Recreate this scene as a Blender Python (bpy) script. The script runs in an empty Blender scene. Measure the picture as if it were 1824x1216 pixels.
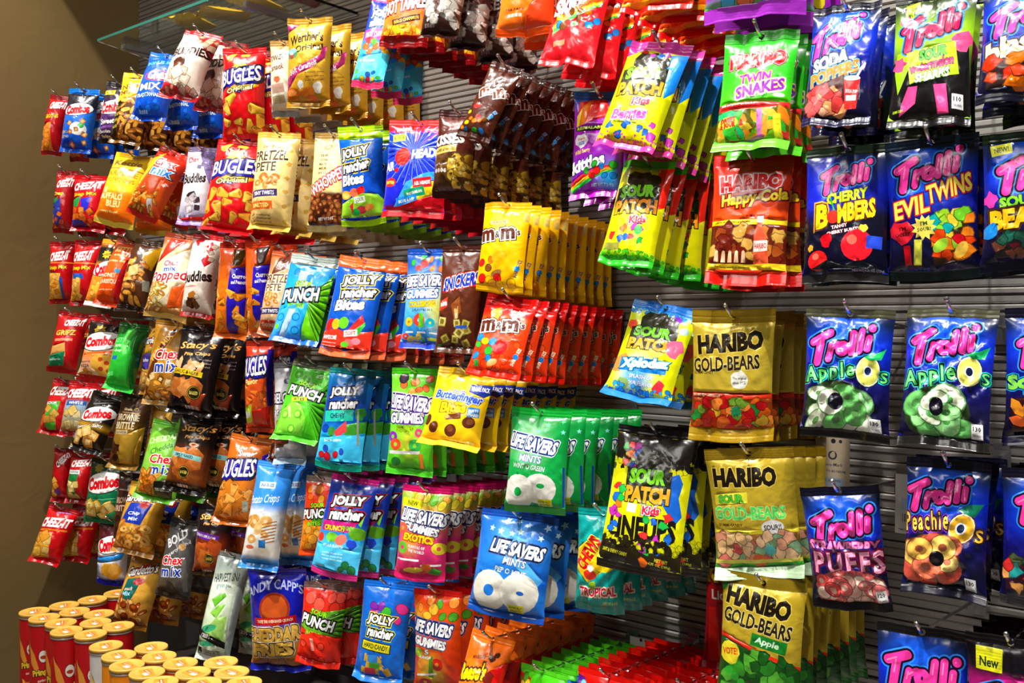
import bpy, bmesh, math, random
import numpy as np
from mathutils import Vector, Matrix, Euler
from mathutils.geometry import delaunay_2d_cdt

# ---------------------------------------------------------------- camera, world, lights, exposure
SC = bpy.context.scene
COL = SC.collection
F_PX, CX, CY = 1700.0, 912.0, 608.0
YAW = math.radians(39.1)          # the camera looks this far to the left of the wall's normal
PITCH = math.radians(1.15)
CAM = Vector((0.0, -1.93, 1.55))
cd = bpy.data.cameras.new('camera'); cam = bpy.data.objects.new('camera', cd); COL.objects.link(cam)
cam.location = CAM; cam.rotation_euler = (math.pi/2 - PITCH, 0, YAW)
cd.sensor_width = 36.0; cd.lens = 36.0*F_PX/1824.0; cd.clip_start = 0.05
SC.camera = cam
CAM_R = Euler((math.pi/2 - PITCH, 0, YAW)).to_matrix()

w = bpy.data.worlds.new('shop_air'); SC.world = w; w.use_nodes = True
bgn = w.node_tree.nodes['Background']; bgn.inputs[0].default_value = (1.0, .93, .82, 1); bgn.inputs[1].default_value = 0.055

def spot(loc, target, power, size=70, blend=.5, col=(1, .965, .9), r=.035):
    l = bpy.data.lights.new('ceiling_spot', 'SPOT'); l.energy = power; l.spot_size = math.radians(size); l.spot_blend = blend
    l.color = col; l.shadow_soft_size = r
    o = bpy.data.objects.new('ceiling_spot', l); COL.objects.link(o); o.location = loc
    o.rotation_euler = (Vector(target)-Vector(loc)).to_track_quat('-Z', 'Y').to_euler()
    return o
for sx, tx, pw in ((-2.9, -2.95, 180), (-2.1, -2.15, 230), (-1.3, -1.3, 240), (-.5, -.5, 225), (.4, .2, 170)):
    spot((sx, -1.2, 3.9), (tx, -.35, (.75 if tx > -2.5 else 1.6)), pw, 64, .85)
def area(loc, target, power, sx, sy, col=(1, .96, .9)):
    l = bpy.data.lights.new('fill_panel', 'AREA'); l.energy = power; l.shape = 'RECTANGLE'; l.size = sx; l.size_y = sy; l.color = col
    o = bpy.data.objects.new('fill_panel', l); COL.objects.link(o); o.location = loc
    o.rotation_euler = (Vector(target)-Vector(loc)).to_track_quat('-Z', 'Y').to_euler()
area((-1.2, -3.4, 3.9), (-1.2, 0, 1.2), 38, 2.4, .5)  # added soft fill lamp from the front, not a fitting of the shop
SC.view_settings.view_transform = 'Standard'; SC.view_settings.look = 'None'
SC.view_settings.gamma = 1.0; SC.view_settings.use_curve_mapping = False
SC.view_settings.exposure = 0.38

# ---------------------------------------------------------------- helpers
def lin(c):
    return c/12.92 if c <= .04045 else ((c+.055)/1.055)**2.4
_cc = {}
def C3(h):
    if h not in _cc:
        v = [int(ch, 16)/15 for ch in h] if len(h) == 3 else [int(h[k:k+2], 16)/255 for k in (0, 2, 4)]
        g = sum(v)/3; v = [min(1, max(0, g+(x-g)*1.1)) for x in v]      # printing inks: a little purer than the swatch
        _cc[h] = tuple(lin(x) for x in v)
    return _cc[h]
def shade(h, f):
    v = [int(ch, 16)/15 for ch in h] if len(h) == 3 else [int(h[k:k+2], 16)/255 for k in (0, 2, 4)]
    return '%02x%02x%02x' % tuple(int(x*f*255) for x in v)
def ray(px, py):
    return (CAM_R @ Vector(((px-CX)/F_PX, -(py-CY)/F_PX, -1.0))).normalized()
def on_plane(px, py, p0, n):
    d = ray(px, py); return CAM + d*((Vector(p0)-CAM).dot(n)/d.dot(n))
def on_y(px, py, y): return on_plane(px, py, (0, y, 0), Vector((0, 1, 0)))
def on_z(px, py, z): return on_plane(px, py, (0, 0, z), Vector((0, 0, 1)))

def mat(name, col=(.5, .5, .5), rough=.4, metal=0.0, coat=0.0, attr=False, bump=None, trans=0.0, spec=.5, noise=None):
    m = bpy.data.materials.new(name); m.use_nodes = True
    nt = m.node_tree; b = nt.nodes['Principled BSDF']
    b.inputs['Base Color'].default_value = (*col, 1); b.inputs['Roughness'].default_value = rough; b.inputs['Metallic'].default_value = metal
    b.inputs['Coat Weight'].default_value = coat; b.inputs['Coat Roughness'].default_value = .12
    b.inputs['Transmission Weight'].default_value = trans; b.inputs['Specular IOR Level'].default_value = spec
    if attr:
        a = nt.nodes.new('ShaderNodeAttribute'); a.attribute_name = 'Col'; nt.links.new(a.outputs['Color'], b.inputs['Base Color'])
    tc = nt.nodes.new('ShaderNodeTexCoord')
    if noise:
        n = nt.nodes.new('ShaderNodeTexNoise'); n.inputs['Scale'].default_value = noise[0]; n.inputs['Detail'].default_value = 4
        nt.links.new(tc.outputs['Object'], n.inputs['Vector'])
        r = nt.nodes.new('ShaderNodeMix'); r.data_type = 'RGBA'
        r.inputs[6].default_value = (*col, 1); r.inputs[7].default_value = (*noise[1], 1)
        nt.links.new(n.outputs[0], r.inputs[0]); nt.links.new(r.outputs[2], b.inputs['Base Color'])
    if bump:
        n = nt.nodes.new('ShaderNodeTexNoise'); n.inputs['Scale'].default_value = bump[0]; n.inputs['Detail'].default_value = 2
        n.inputs['Distortion'].default_value = 1.2
        nt.links.new(tc.outputs['Object'], n.inputs['Vector'])
        bp = nt.nodes.new('ShaderNodeBump'); bp.inputs['Strength'].default_value = bump[1]; bp.inputs['Distance'].default_value = bump[2]
        nt.links.new(n.outputs[0], bp.inputs['Height']); nt.links.new(bp.outputs[0], b.inputs['Normal'])
    return m
M = dict(
    gloss=mat('printed_film', rough=.25, coat=.15, spec=.45, attr=True, bump=(26, .35, .004)),
    foil=mat('printed_foil', rough=.28, metal=.22, coat=.1, attr=True, bump=(26, .4, .005)),
    matte=mat('printed_matte_film', rough=.5, attr=True, bump=(24, .3, .004)),
    chrome=mat('chrome_wire', (.75, .74, .72), .18, 1.0),
    plate=mat('steel_plate', (.55, .55, .56), .25, .9),
    slat=mat('aluminium_slat', (.40, .375, .355), .33, .5, noise=(6, (.33, .31, .29))),
    groove=mat('groove_backing', (.05, .045, .045), .7),
    plaster=mat('tan_plaster', (.25, .165, .058), .45, noise=(5, (.21, .138, .05)), bump=(9, .15, .01)),
    floor=mat('floor_tile', (.3, .27, .23), .35, noise=(3, (.25, .23, .2))),
    ceil=mat('ceiling_paint', (.7, .68, .62), .8, noise=(3, (.66, .63, .58))),
    glass=mat('shelf_glass', (.86, .97, .92), .02, trans=1.0),
    edge=mat('glass_edge', (.02, .16, .12), .1, spec=.6),
    card=mat('printed_card', rough=.6, attr=True),
    print=mat('printed_can', rough=.35, coat=.15, attr=True),
    rim=mat('can_rim', (.75, .72, .68), .3, .5),
    lid=mat('plastic_lid', (.72, .42, .075), .35, noise=(20, (.66, .37, .06))),
    dark=mat('dark_laminate', (.05, .045, .04), .5, noise=(4, (.06, .05, .045))),
)
def link(name, me, parent=None, m=None):
    o = bpy.data.objects.new(name, me); COL.objects.link(o)
    if parent: o.parent = parent
    if m: me.materials.append(m)
    return o
def empty(name, label, cat, group=None, mw=None):
    o = bpy.data.objects.new(name, None); COL.objects.link(o); o.empty_display_size = .03
    o['label'] = label; o['category'] = cat
    if group: o['group'] = group
    if mw is not None: o.matrix_world = mw
    return o
def mesh_from(name, V, Fc, smooth=True):
    me = bpy.data.meshes.new(name); me.from_pydata([tuple(v) for v in V], [], [tuple(int(k) for k in f) for f in Fc]); me.update()
    if smooth: me.polygons.foreach_set('use_smooth', [True]*len(me.polygons))
    return me
def box_mesh(name, lo, hi, bevel=0):
    bm = bmesh.new(); bmesh.ops.create_cube(bm, size=1)
    for v in bm.verts: v.co = Vector([lo[k]+(v.co[k]+.5)*(hi[k]-lo[k]) for k in range(3)])
    if bevel: bmesh.ops.bevel(bm, geom=bm.edges[:], offset=bevel, segments=2, affect='EDGES')
    me = bpy.data.meshes.new(name); bm.to_mesh(me); bm.free(); return me
def tube_mesh(name, pts, r, n=8):
    V, Fc = [], []; pts = [Vector(p) for p in pts]; up = Vector((1, 0, 0))
    for i, p in enumerate(pts):
        d = (pts[min(i+1, len(pts)-1)]-pts[max(i-1, 0)]).normalized()
        a = up - d*up.dot(d); a.normalize(); b = d.cross(a)
        for k in range(n):
            t = 2*math.pi*k/n; V.append(p + a*(r*math.cos(t)) + b*(r*math.sin(t)))
    for i in range(len(pts)-1):
        for k in range(n): Fc.append((i*n+k, i*n+(k+1) % n, (i+1)*n+(k+1) % n, (i+1)*n+k))
    Fc.append(tuple(range(n))[::-1]); Fc.append(tuple((len(pts)-1)*n+k for k in range(n)))
    return mesh_from(name, V, Fc)
def lathe_mesh(name, prof, n=40):
    V, Fc = [], []
    for r, z in prof:
        for k in range(n): V.append((r*math.cos(2*math.pi*k/n), r*math.sin(2*math.pi*k/n), z))
    for i in range(len(prof)-1):
        for k in range(n): Fc.append((i*n+k, i*n+(k+1) % n, (i+1)*n+(k+1) % n, (i+1)*n+k))
    Fc.append(tuple(range(n))[::-1]); Fc.append(tuple((len(prof)-1)*n+k for k in range(n)))
    return mesh_from(name, V, Fc)

# ---------------------------------------------------------------- flat print: a list of coloured outlines, later ones on top
# x runs 0..100 over the width, y 0..100 from the top edge down; radii are in x units
FONT_CURVE = bpy.data.curves.new('lettering', 'FONT'); FONT_CURVE.fill_mode = 'FRONT'
FONT_OB = bpy.data.objects.new('lettering', FONT_CURVE)
_glyph = {}
def glyphs(s, off, res, sp):
    k = (s, off, res, sp)
    if k not in _glyph:
        FONT_CURVE.body = s; FONT_CURVE.offset = off; FONT_CURVE.resolution_u = res; FONT_CURVE.space_character = sp
        me = FONT_OB.to_mesh()
        V = np.array([v.co[:2] for v in me.vertices]).reshape(-1, 2)
        Fc = [tuple(p.vertices) for p in me.polygons]
        FONT_OB.to_mesh_clear(); _glyph[k] = (V, Fc)
    return _glyph[k]
def T(s, x, y, w, h, c, o=None, r=0, sh=0, a=0, wt=.03, ow=.05, res=2, sp=1.0):
    return ('T', s, x, y, w, h, c, o, r, sh, a, wt, ow, res, sp)
def R(x0, y0, x1, y1, c): return ('P', c, [(x0, y0), (x1, y0), (x1, y1), (x0, y1)])
def P(c, *pts): return ('P', c, list(pts))
def E(x, y, rx, ry, c, rot=0): return ('E', x, y, rx, ry, c, rot)
def S(x, y, r1, r2, n, c, rot=0): return ('S', x, y, r1, r2, n, c, rot)
def BL(x, y, r, c, seed=0, n=11, j=.3): return ('B', x, y, r, c, seed, n, j)
def SCT(kind, x0, y0, x1, y1, n, r, cols, seed=0, ed=None): return ('X', kind, x0, y0, x1, y1, n, r, cols, seed, ed)
def RING(x, y, rx, ry, c, hx, hy, hc, rot=0): return [E(x, y, rx, ry, c, rot), E(x, y, hx, hy, hc, rot)]
def BN(x, y, w, h, c, r=0, k=0):       # a ribbon: slanted box
    return ('N', x, y, w, h, c, r, k)
def K(p, q, r, c): return ('K', p, q, r, c)      # a round-ended stroke
def flat(L):
    out = []
    for e in L:
        if isinstance(e, list): out += flat(e)
        elif e: out.append(e)
    return out
def rot2(p, deg):
    c, s = math.cos(math.radians(deg)), math.sin(math.radians(deg))
    return np.column_stack((p[:, 0]*c - p[:, 1]*s, p[:, 0]*s + p[:, 1]*c))
def circ(n): t = np.arange(n)*2*math.pi/n; return np.column_stack((np.cos(t), np.sin(t)))

def lay(elements, W, H):
    """elements -> list of (verts in cm, faces, colour)"""
    out = []
    ux, uy = W/100, H/100            # cm per unit
    def put(p, cx, cy, faces, c):
        q = p + np.array([(cx-50)*ux, -cy*uy]); out.append((q, faces, c))
    def poly(p, cx, cy, c): put(p, cx, cy, [tuple(range(len(p)))], c)
    def one(kind, cx, cy, r, rot, c, ed, rng):
        s = r*ux
        def poly2(p, cx, cy, c):                       # printed with a thin darker contour
            if s > .3: poly(p*(1+.09/max(s, .4)+.06), cx, cy, shade(c, .55))
            poly(p, cx, cy, c)
        if kind == 'ring':
            sq = rng.uniform(.55, 1); p = circ(14)*[s, s*sq]
            if ed: poly(rot2(p*1.1, rot), cx, cy, ed)
            poly(rot2(p, rot), cx, cy, c); poly(rot2(circ(8)*[s*.36, s*sq*.34], rot), cx, cy, ed or c)
        elif kind == 'chip':
            p = np.array([(-.25, 1), (.25, 1), (.75, -.7), (.35, -1), (-.35, -1), (-.75, -.7)])*s
            poly2(rot2(p, rot), cx, cy, c)
            if ed: poly(rot2(circ(9)*[s*.5, s*.2]+[0, -.75*s], rot), cx, cy, ed)
        elif kind == 'sq':
            p = np.array([(-1, -.9), (.1, -1), (1, -.85), (.9, .9), (0, 1), (-.95, .85)])*s*.85
            poly2(rot2(p, rot), cx, cy, c)
            if ed: poly(rot2(p*.55, rot), cx, cy, ed)
        elif kind == 'nut':
            t = np.linspace(0, 2*math.pi, 12, endpoint=False); rr = s*(1+.22*np.cos(2*t)-.12*np.cos(t))
            p = np.column_stack((rr*np.cos(t)*1.1, rr*np.sin(t)*.68)); poly2(rot2(p, rot), cx, cy, c)
            if ed: poly(rot2(p*[.55, .4]+[.1*s, .15*s], rot), cx, cy, ed)
        elif kind == 'leaf':
            p = np.array([(-1, 0), (-.4, .42), (.3, .4), (1, 0), (.3, -.4), (-.4, -.42)])*s; poly(rot2(p, rot), cx, cy, c)
        elif kind == 'star':
            t = np.arange(10)*math.pi/5; rr = np.where(np.arange(10) % 2, .45, 1.)*s
            poly(rot2(np.column_stack((rr*np.cos(t), rr*np.sin(t))), rot), cx, cy, c)
        elif kind == 'blot':
            t = np.arange(9)*2*math.pi/9; rr = s*np.array([rng.uniform(.55, 1.25) for _ in t])
            poly2(np.column_stack((rr*np.cos(t), rr*np.sin(t))), cx, cy, c)
        else:
            sq = rng.uniform(.7, 1) if kind == 'e' else .55
            p = circ(11)*[s, s*sq]; poly2(rot2(p, rot), cx, cy, c)
            if ed: poly(rot2(circ(8)*[s*.5, s*sq*.45]+[-.15*s, .18*s], rot), cx, cy, ed)
    for e in elements:
        k = e[0]
        if k == 'T':
            _, s, x, y, w, h, c, o, r, sh, a, wt, ow, res, sp = e
            V0, F0 = glyphs(s, wt, res, sp)
            if not len(V0): continue
            lo, hi = V0.min(0), V0.max(0); sz = np.maximum(hi-lo, 1e-6)
            def tf(V):
                q = (V-(lo+hi)/2)/sz*[w*ux, h*uy]
                if sh: q[:, 0] += sh*q[:, 1]
                if a: q[:, 1] += a*uy*(1-(q[:, 0]/(w*ux/2))**2)
                return rot2(q, r)
            if o:
                for i, oc in reversed(list(enumerate(o if isinstance(o, (list, tuple)) else [o]))):
                    Vo, Fo = glyphs(s, wt+ow*(i+1), res, sp); put(tf(Vo), x, y, Fo, oc)
            put(tf(V0), x, y, F0, c)
        elif k == 'P':
            p = np.array([((x-50)*ux, -y*uy) for x, y in e[2]]); out.append((p, [tuple(range(len(p)))], e[1]))
        elif k == 'E':
            _, x, y, rx, ry, c, rt = e; poly(rot2(circ(18)*[rx*ux, ry*ux], rt), x, y, c)
        elif k == 'S':
            _, x, y, r1, r2, n, c, rt = e; t = np.arange(2*n)*math.pi/n; rr = np.where(np.arange(2*n) % 2, r2, r1)*ux
            poly(rot2(np.column_stack((rr*np.cos(t), rr*np.sin(t))), rt), x, y, c)
        elif k == 'B':
            _, x, y, r, c, seed, n, j = e; rng = random.Random(seed+7); t = np.arange(n)*2*math.pi/n
            rr = r*ux*np.array([1+rng.uniform(-j, j) for _ in t]); poly(np.column_stack((rr*np.cos(t), rr*np.sin(t))), x, y, c)
        elif k == 'K':
            _, a_, b_, r, c = e; A = np.array([(a_[0]-50)*ux, -a_[1]*uy]); B = np.array([(b_[0]-50)*ux, -b_[1]*uy]); th = math.atan2(*(B-A)[::-1]); rr = r*ux
            t0 = np.linspace(-math.pi/2, math.pi/2, 8); pl = np.vstack((np.column_stack((np.cos(th+t0), np.sin(th+t0)))*rr+B, np.column_stack((np.cos(th+math.pi+t0), np.sin(th+math.pi+t0)))*rr+A)); out.append((pl, [tuple(range(16))], c))
        elif k == 'N':
            _, x, y, w, h, c, r, kk = e; n = 8; xs = np.linspace(-.5, .5, n)
            up = np.column_stack((xs*w*ux, (.5*h + kk*np.sin(xs*math.pi*2))*uy)); dn = np.column_stack((xs*w*ux, (-.5*h + kk*np.sin(xs*math.pi*2))*uy))[::-1]
            poly(rot2(np.vstack((dn[::-1], up[::-1])), r), x, y, c)
        elif k == 'X':
            _, kind, x0, y0, x1, y1, n, r, cols, seed, ed = e; rng = random.Random(seed*31+n)
            cols = cols.split(); pts = []
            for _ in range(n):
                best, bd = None, -1
                for _t in range(7):
                    q = (rng.uniform(x0, x1), rng.uniform(y0, y1)); d = min([((q[0]-p[0])*ux)**2+((q[1]-p[1])*uy)**2 for p in pts] or [9e9])
                    if d > bd: best, bd = q, d
                pts.append(best)
                one(kind, best[0], best[1], r*rng.uniform(.8, 1.2), rng.uniform(0, 360), cols[rng.randrange(len(cols))], ed, rng)
    return out

def printed_sheet(elements, bg, W, H, y0, y1, nx, ny, hole=None):
    """CDT of the print over the strip y0..y1 (cm, downwards). Returns verts (cm), tris, per-corner colours"""
    xs = np.linspace(-W/2, W/2, nx+1); ys = np.linspace(-y0, -y1, ny+1)
    V = [(x, y) for y in ys for x in xs]
    idx = lambda i, j: j*(nx+1)+i
    rim = [idx(i, 0) for i in range(nx+1)] + [idx(nx, j) for j in range(1, ny+1)] + [idx(i, ny) for i in range(nx-1, -1, -1)] + [idx(0, j) for j in range(ny-1, 0, -1)]
    Fc = [rim[::-1]]; cols = [None]
    for p, faces, c in lay(elements, W, H):
        if p[:, 1].max() < -y1 or p[:, 1].min() > -y0 or p[:, 0].max() < -W/2 or p[:, 0].min() > W/2: continue
        b = len(V); V += [tuple(q) for q in p]
        for f in faces:
            q = p[list(f)]; ar = (q[:, 0]*np.roll(q[:, 1], -1)-np.roll(q[:, 0], -1)*q[:, 1]).sum()
            if abs(ar) < 1e-6: continue
            f = [b+k for k in (f if ar > 0 else f[::-1])]; Fc.append(f); cols.append(c)
    if hole is not None:
        b = len(V); q = circ(10)*hole[2]+[hole[0], hole[1]]; V += [tuple(k) for k in q]; Fc.append([b+k for k in range(10)]); cols.append('HOLE')
    vs, _, fs, _, _, of = delaunay_2d_cdt([Vector(v) for v in V], [], Fc, 0, 1e-4, False)
    vs = np.array([v[:] for v in vs]); fs = np.array([tuple(f) for f in fs])
    m = vs[fs].mean(1); ar = vs[fs]; ar = np.abs((ar[:, 1, 0]-ar[:, 0, 0])*(ar[:, 2, 1]-ar[:, 0, 1])-(ar[:, 2, 0]-ar[:, 0, 0])*(ar[:, 1, 1]-ar[:, 0, 1]))
    keep = (np.abs(m[:, 0]) < W/2) & (m[:, 1] < -y0) & (m[:, 1] > -y1) & (ar > 1e-9)
    if hole is not None: keep &= (m[:, 0]-hole[0])**2+(m[:, 1]-hole[1])**2 > (hole[2]*.97)**2
    fs, m = fs[keep], m[keep]; top = np.full(len(fs), -1); names = []
    for p, faces, c in lay(elements, W, H):            # which outline lies on top of each small triangle
        names.append(c); lo, hi = p.min(0), p.max(0)
        cand = np.nonzero((m[:, 0] >= lo[0]) & (m[:, 0] <= hi[0]) & (m[:, 1] >= lo[1]) & (m[:, 1] <= hi[1]))[0]
        if not len(cand): continue
        q = m[cand]; ins = np.zeros(len(cand), bool)
        if len(faces) == 1 or max(len(f) for f in faces) > 3:
            for f in faces:
                g = p[list(f)]; h = np.roll(g, -1, 0); odd = np.zeros(len(cand), bool)
                for (ax, ay), (bx, by) in zip(g, h):
                    if ay != by: odd ^= ((ay > q[:, 1]) != (by > q[:, 1])) & (q[:, 0] < (bx-ax)*(q[:, 1]-ay)/(by-ay)+ax)
                ins |= odd
        else:
            t = p[np.array(faces)]; e = 1e-9
            for k in range(0, len(cand), 400):
                r = q[k:k+400, None, :]; d = []
                for i in range(3):
                    A, B = t[None, :, i], t[None, :, (i+1) % 3]; d.append((B[..., 0]-A[..., 0])*(r[..., 1]-A[..., 1])-(B[..., 1]-A[..., 1])*(r[..., 0]-A[..., 0]))
                ins[k:k+400] = (((d[0] >= -e) & (d[1] >= -e) & (d[2] >= -e)) | ((d[0] <= e) & (d[1] <= e) & (d[2] <= e))).any(1)
        top[cand[ins]] = len(names)-1
    return vs, [tuple(int(i) for i in f) for f in fs], [names[k] if k >= 0 else None for k in top]

def bg_colour(bg, x, y):
    """bg: 'abc' or [(y,'col')...] or (base, [(x,y,r,col)...]); x,y arrays in units"""
    glows = []
    if isinstance(bg, tuple): bg, glows = bg
    if isinstance(bg, str): c = np.tile(np.array(C3(bg)), (len(x), 1))
    else:
        yy = [s[0] for s in bg]; cc = np.array([C3(s[1]) for s in bg])
        c = np.column_stack([np.interp(y, yy, cc[:, k]) for k in range(3)])
    for gx, gy, r, col in glows:
        d = np.sqrt((x-gx)**2 + ((y-gy)*1.5)**2)/r; t = np.clip(1-d, 0, 1); t = (t*t*(3-2*t))[:, None]
        c = c*(1-t) + np.array(C3(col))*t
    return c
def colour_mesh(me, V, tris, fc, bg, W, H):
    at = me.color_attributes.new('Col', 'BYTE_COLOR', 'CORNER')
    li = np.array(tris).reshape(-1); x = V[li, 0]/W*100+50; y = -V[li, 1]/H*100
    col = np.ones((len(li), 4)); col[:, :3] = bg_colour(bg, x, y)
    for k, c in enumerate(fc):
        if c is not None: col[3*k:3*k+3, :3] = C3(c)
    at.data.foreach_set('color', col.reshape(-1).astype(np.float32))

# ---------------------------------------------------------------- the pouch
class Pouch:
    def __init__(s, W, H, t, ht, hb, seed, lump, nar, crease):
        s.W, s.H, s.t, s.ht, s.hb, s.lump, s.nar = W, H, t, ht, hb, lump, nar
        r = random.Random(seed)
        s.k = [(r.uniform(2.5, 5), r.uniform(0, 6.3), .6), (r.uniform(6, 9), r.uniform(0, 6.3), .35), (r.uniform(11, 15), r.uniform(0, 6.3), .2)]
        s.k2 = [(r.uniform(2.5, 5), r.uniform(0, 6.3), .6), (r.uniform(6, 9), r.uniform(0, 6.3), .4), (r.uniform(11, 15), r.uniform(0, 6.3), .2)]
        s.lp = [(r.uniform(.9, 2.2)*r.choice((-1, 1)), r.uniform(.9, 2.2), r.uniform(0, 6.3)) for _ in range(7)]
        s.cr = [(r.uniform(-.8, .8), r.uniform(.08, .95), r.uniform(0, math.pi), r.uniform(.03, .1), r.choice((-1, 1))*r.uniform(.4, 1)*crease, r.uniform(.2, .6)) for _ in range(14)]
        s.pw = r.uniform(1.05, 1.4); s.bc = r.uniform(-.5, .9); s.sk = r.uniform(-.25, .25)
        s.za = (r.uniform(-.35, .35), r.uniform(-.7, .7), r.uniform(-.15, .15), r.uniform(-.25, .25))
    def place(s, V, side=1):
        """flat cm coords -> 3D metres; side 1 front, -1 back"""
        x, y = V[:, 0], V[:, 1]; W, H = s.W, s.H
        v = np.clip((-y-s.ht)/(H-s.ht-s.hb), 0, 1); u = np.clip(2*x/W, -1, 1)
        env = np.power(np.clip(4*v**s.pw*(1-v**s.pw), 0, 1), .5)
        edge = np.power(np.clip(1-np.abs(u)**2.6, 0, 1), .62)
        X = x*(1-s.nar*env)
        up = -y < s.ht+.001; dn = -y > H-s.hb-.001
        wr = .55*np.exp(-v/.16)*sum(a*np.sin(k*u+p) for k, p, a in s.k) + .85*np.exp(-(1-v)/.16)*sum(a*np.sin(k*u+p) for k, p, a in s.k2)
        wr = wr*min(1.0, W/14)
        lump = sum(np.sin(a*x*1.3+b*y*1.3+p) for a, b, p in s.lp)/3.0*s.lump
        cr = 0
        for cx, cv, th, wd, am, ln in s.cr:
            du, dv = u-cx, (v-cv)*H/W*2
            d = du*math.cos(th)+dv*math.sin(th); q = -du*math.sin(th)+dv*math.cos(th)
            cr = cr + am*np.exp(-np.abs(d)/wd)*np.exp(-(q/ln)**2)
        puff = s.t*env*edge
        Y = wr + s.sk*u*np.sin(math.pi*v)*.8
        if side > 0: Y = Y - puff*.68 - (lump + cr*.35)*np.minimum(1, edge*env*1.6)
        else: Y = Y + puff*.32
        crimp = .05*np.where((np.round(-y/.22) % 2) > 0, 1, -1)
        Y = np.where(up | dn, Y+crimp, Y)
        Y = Y - np.where(dn, s.bc*(-y-(H-s.hb)), 0)
        k = min(1.0, W/14); Z = y + k*((s.za[0]*u+s.za[1]*(u*u-.4))*np.exp(-(1-v)/.3) + (s.za[2]*u+s.za[3]*(u*u-.2))*np.exp(-v/.25))
        return np.column_stack((X, Y, Z))*.01

ORD = ['front', 'second', 'third', 'fourth', 'fifth', 'sixth', 'seventh', 'eighth', 'ninth', 'tenth', 'eleventh', 'twelfth']
CATS = dict(chip_bag='chips', candy_bag='candy', gummy_bag='candy', chocolate_bag='chocolates', pretzel_bag='pretzels', cracker_bag='crackers', nut_bag='nuts', snack_mix_bag='snack mix')
HOOKS = []
BAGS = []
_seed = [0]
def bag(kind, desc, top, bot, wpx, n, bg, seal, art, yf=.36, dy=.03, t=2.8, yaw=None, hs=1.5, m='gloss', lump=.05, nar=.06, crease=.7, jit=1.0, det=1.0, hook=True, drop=0.0, swing=0.0, hole=True):
    """top / bot: picture points of the front bag's top and bottom edge middles; they are only read to find where the bag hangs on its hook"""
    _seed[0] += 1; sd = _seed[0]; rng = random.Random(sd*13)
    t = t*1.25 if t >= 4 else t
    P0 = on_y(top[0], top[1], -yf)
    d = ray(*bot); Pb = CAM + d*((P0.x-CAM.x)/d.x)                      # bottom edge on the plane x = const: the bag leans out from its hook
    H0 = (on_y(bot[0], bot[1], -yf)-P0).length
    lean = math.atan2(P0.y-Pb.y, P0.z-Pb.z) if P0.z > Pb.z else 9
    lim = max(-.04, min(.42, lean))
    if lim != lean:
        nrm = Vector((0, math.cos(lim), -math.sin(lim))); Pb = on_plane(bot[0], bot[1], P0, nrm)
    D = (Pb-P0); H = D.length; D.normalize()
    Mid = (P0+Pb)/2
    vx = Mid-CAM; view = math.atan2(-vx.x, vx.y)                          # how far the view of this bag is off the wall's normal
    psi = yaw if yaw is not None else max(0.0, min(.75, view*.62-.05))
    psi = math.radians(yaw) if yaw is not None else psi
    Rx = Vector((math.cos(psi), math.sin(psi), 0)); Rx = (Rx - D*Rx.dot(D)).normalized(); N = (-D).cross(Rx).normalized()   # N points to +y (back)
    mx, my = (top[0]+bot[0])/2, (top[1]+bot[1])/2
    a, b = on_plane(mx-wpx/2, my, Mid, N), on_plane(mx+wpx/2, my, Mid, N)
    W = abs((b-a).dot(Rx))
    Wc, Hc = W*100/(1-nar*.8), H*100
    BAGS.append((desc, Wc, Hc, math.degrees(psi), math.degrees(lim)))
    ht = hb = hs
    crease = crease*1.5 if t >= 5 else crease
    pz = Pouch(Wc, Hc, t, ht, hb, sd, lump, nar, crease)
    ct, cb = seal
    el = flat(art); nx = max(10, int(22*det)); ny = max(14, int(32*det))
    V, tr, fc = printed_sheet(el, bg, Wc, Hc, ht, Hc-hb, nx, ny)
    V3 = pz.place(V, 1)
    # back sheet, grid of the same rim
    bx, by = 12, 16
    xs = np.linspace(-Wc/2, Wc/2, bx+1); ys = np.linspace(-ht, -(Hc-hb), by+1)
    B = np.array([(x, y) for y in ys for x in xs]); B3 = pz.place(B, -1); o = len(V3)
    bt = []
    for j in range(by):
        for i in range(bx):
            q = [o+j*(bx+1)+i, o+j*(bx+1)+i+1, o+(j+1)*(bx+1)+i+1, o+(j+1)*(bx+1)+i]
            bt += [(q[0], q[1], q[2]), (q[0], q[2], q[3])]
    back = bg[0] if isinstance(bg, tuple) else bg
    back = back if isinstance(back, str) else back[len(back)//2][1]
    allV, allT = np.vstack((V3, B3)), [tuple(x) for x in tr]+bt
    me = mesh_from('pouch', allV, allT); colour_mesh(me, np.vstack((V, B)), allT, fc+[back]*len(bt), bg, Wc, Hc)
    me.materials.append(M[m])
    def seal_mesh(nm, y0, y1, c, hole):
        Vs, ts, fs = printed_sheet([], c, Wc, Hc, y0, y1, nx, max(3, int((y1-y0)/.22)), hole)
        s3 = pz.place(Vs, 1); mm = mesh_from(nm, s3, ts); colour_mesh(mm, Vs, ts, fs, c, Wc, Hc); mm.materials.append(M[m]); return mm
    ms = seal_mesh('top_seal', 0, ht, ct, (0, -ht*.55, .5) if hole else None); mb = seal_mesh('bottom_seal', Hc-hb, Hc, cb, None)
    def bm_mat(P, psi_, lean_, roll_):
        D_ = D.copy(); ax = Vector((1, 0, 0))
        D_ = Matrix.Rotation(lean_, 3, 'X') @ D_; D_ = Matrix.Rotation(roll_, 3, 'Y') @ D_
        R_ = Vector((math.cos(psi_), math.sin(psi_), 0)); R_ = (R_ - D_*R_.dot(D_)).normalized(); N_ = (-D_).cross(R_).normalized()
        return Matrix(((R_.x, N_.x, -D_.x, P.x), (R_.y, N_.y, -D_.y, P.y), (R_.z, N_.z, -D_.z, P.z), (0, 0, 0, 1)))
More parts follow.
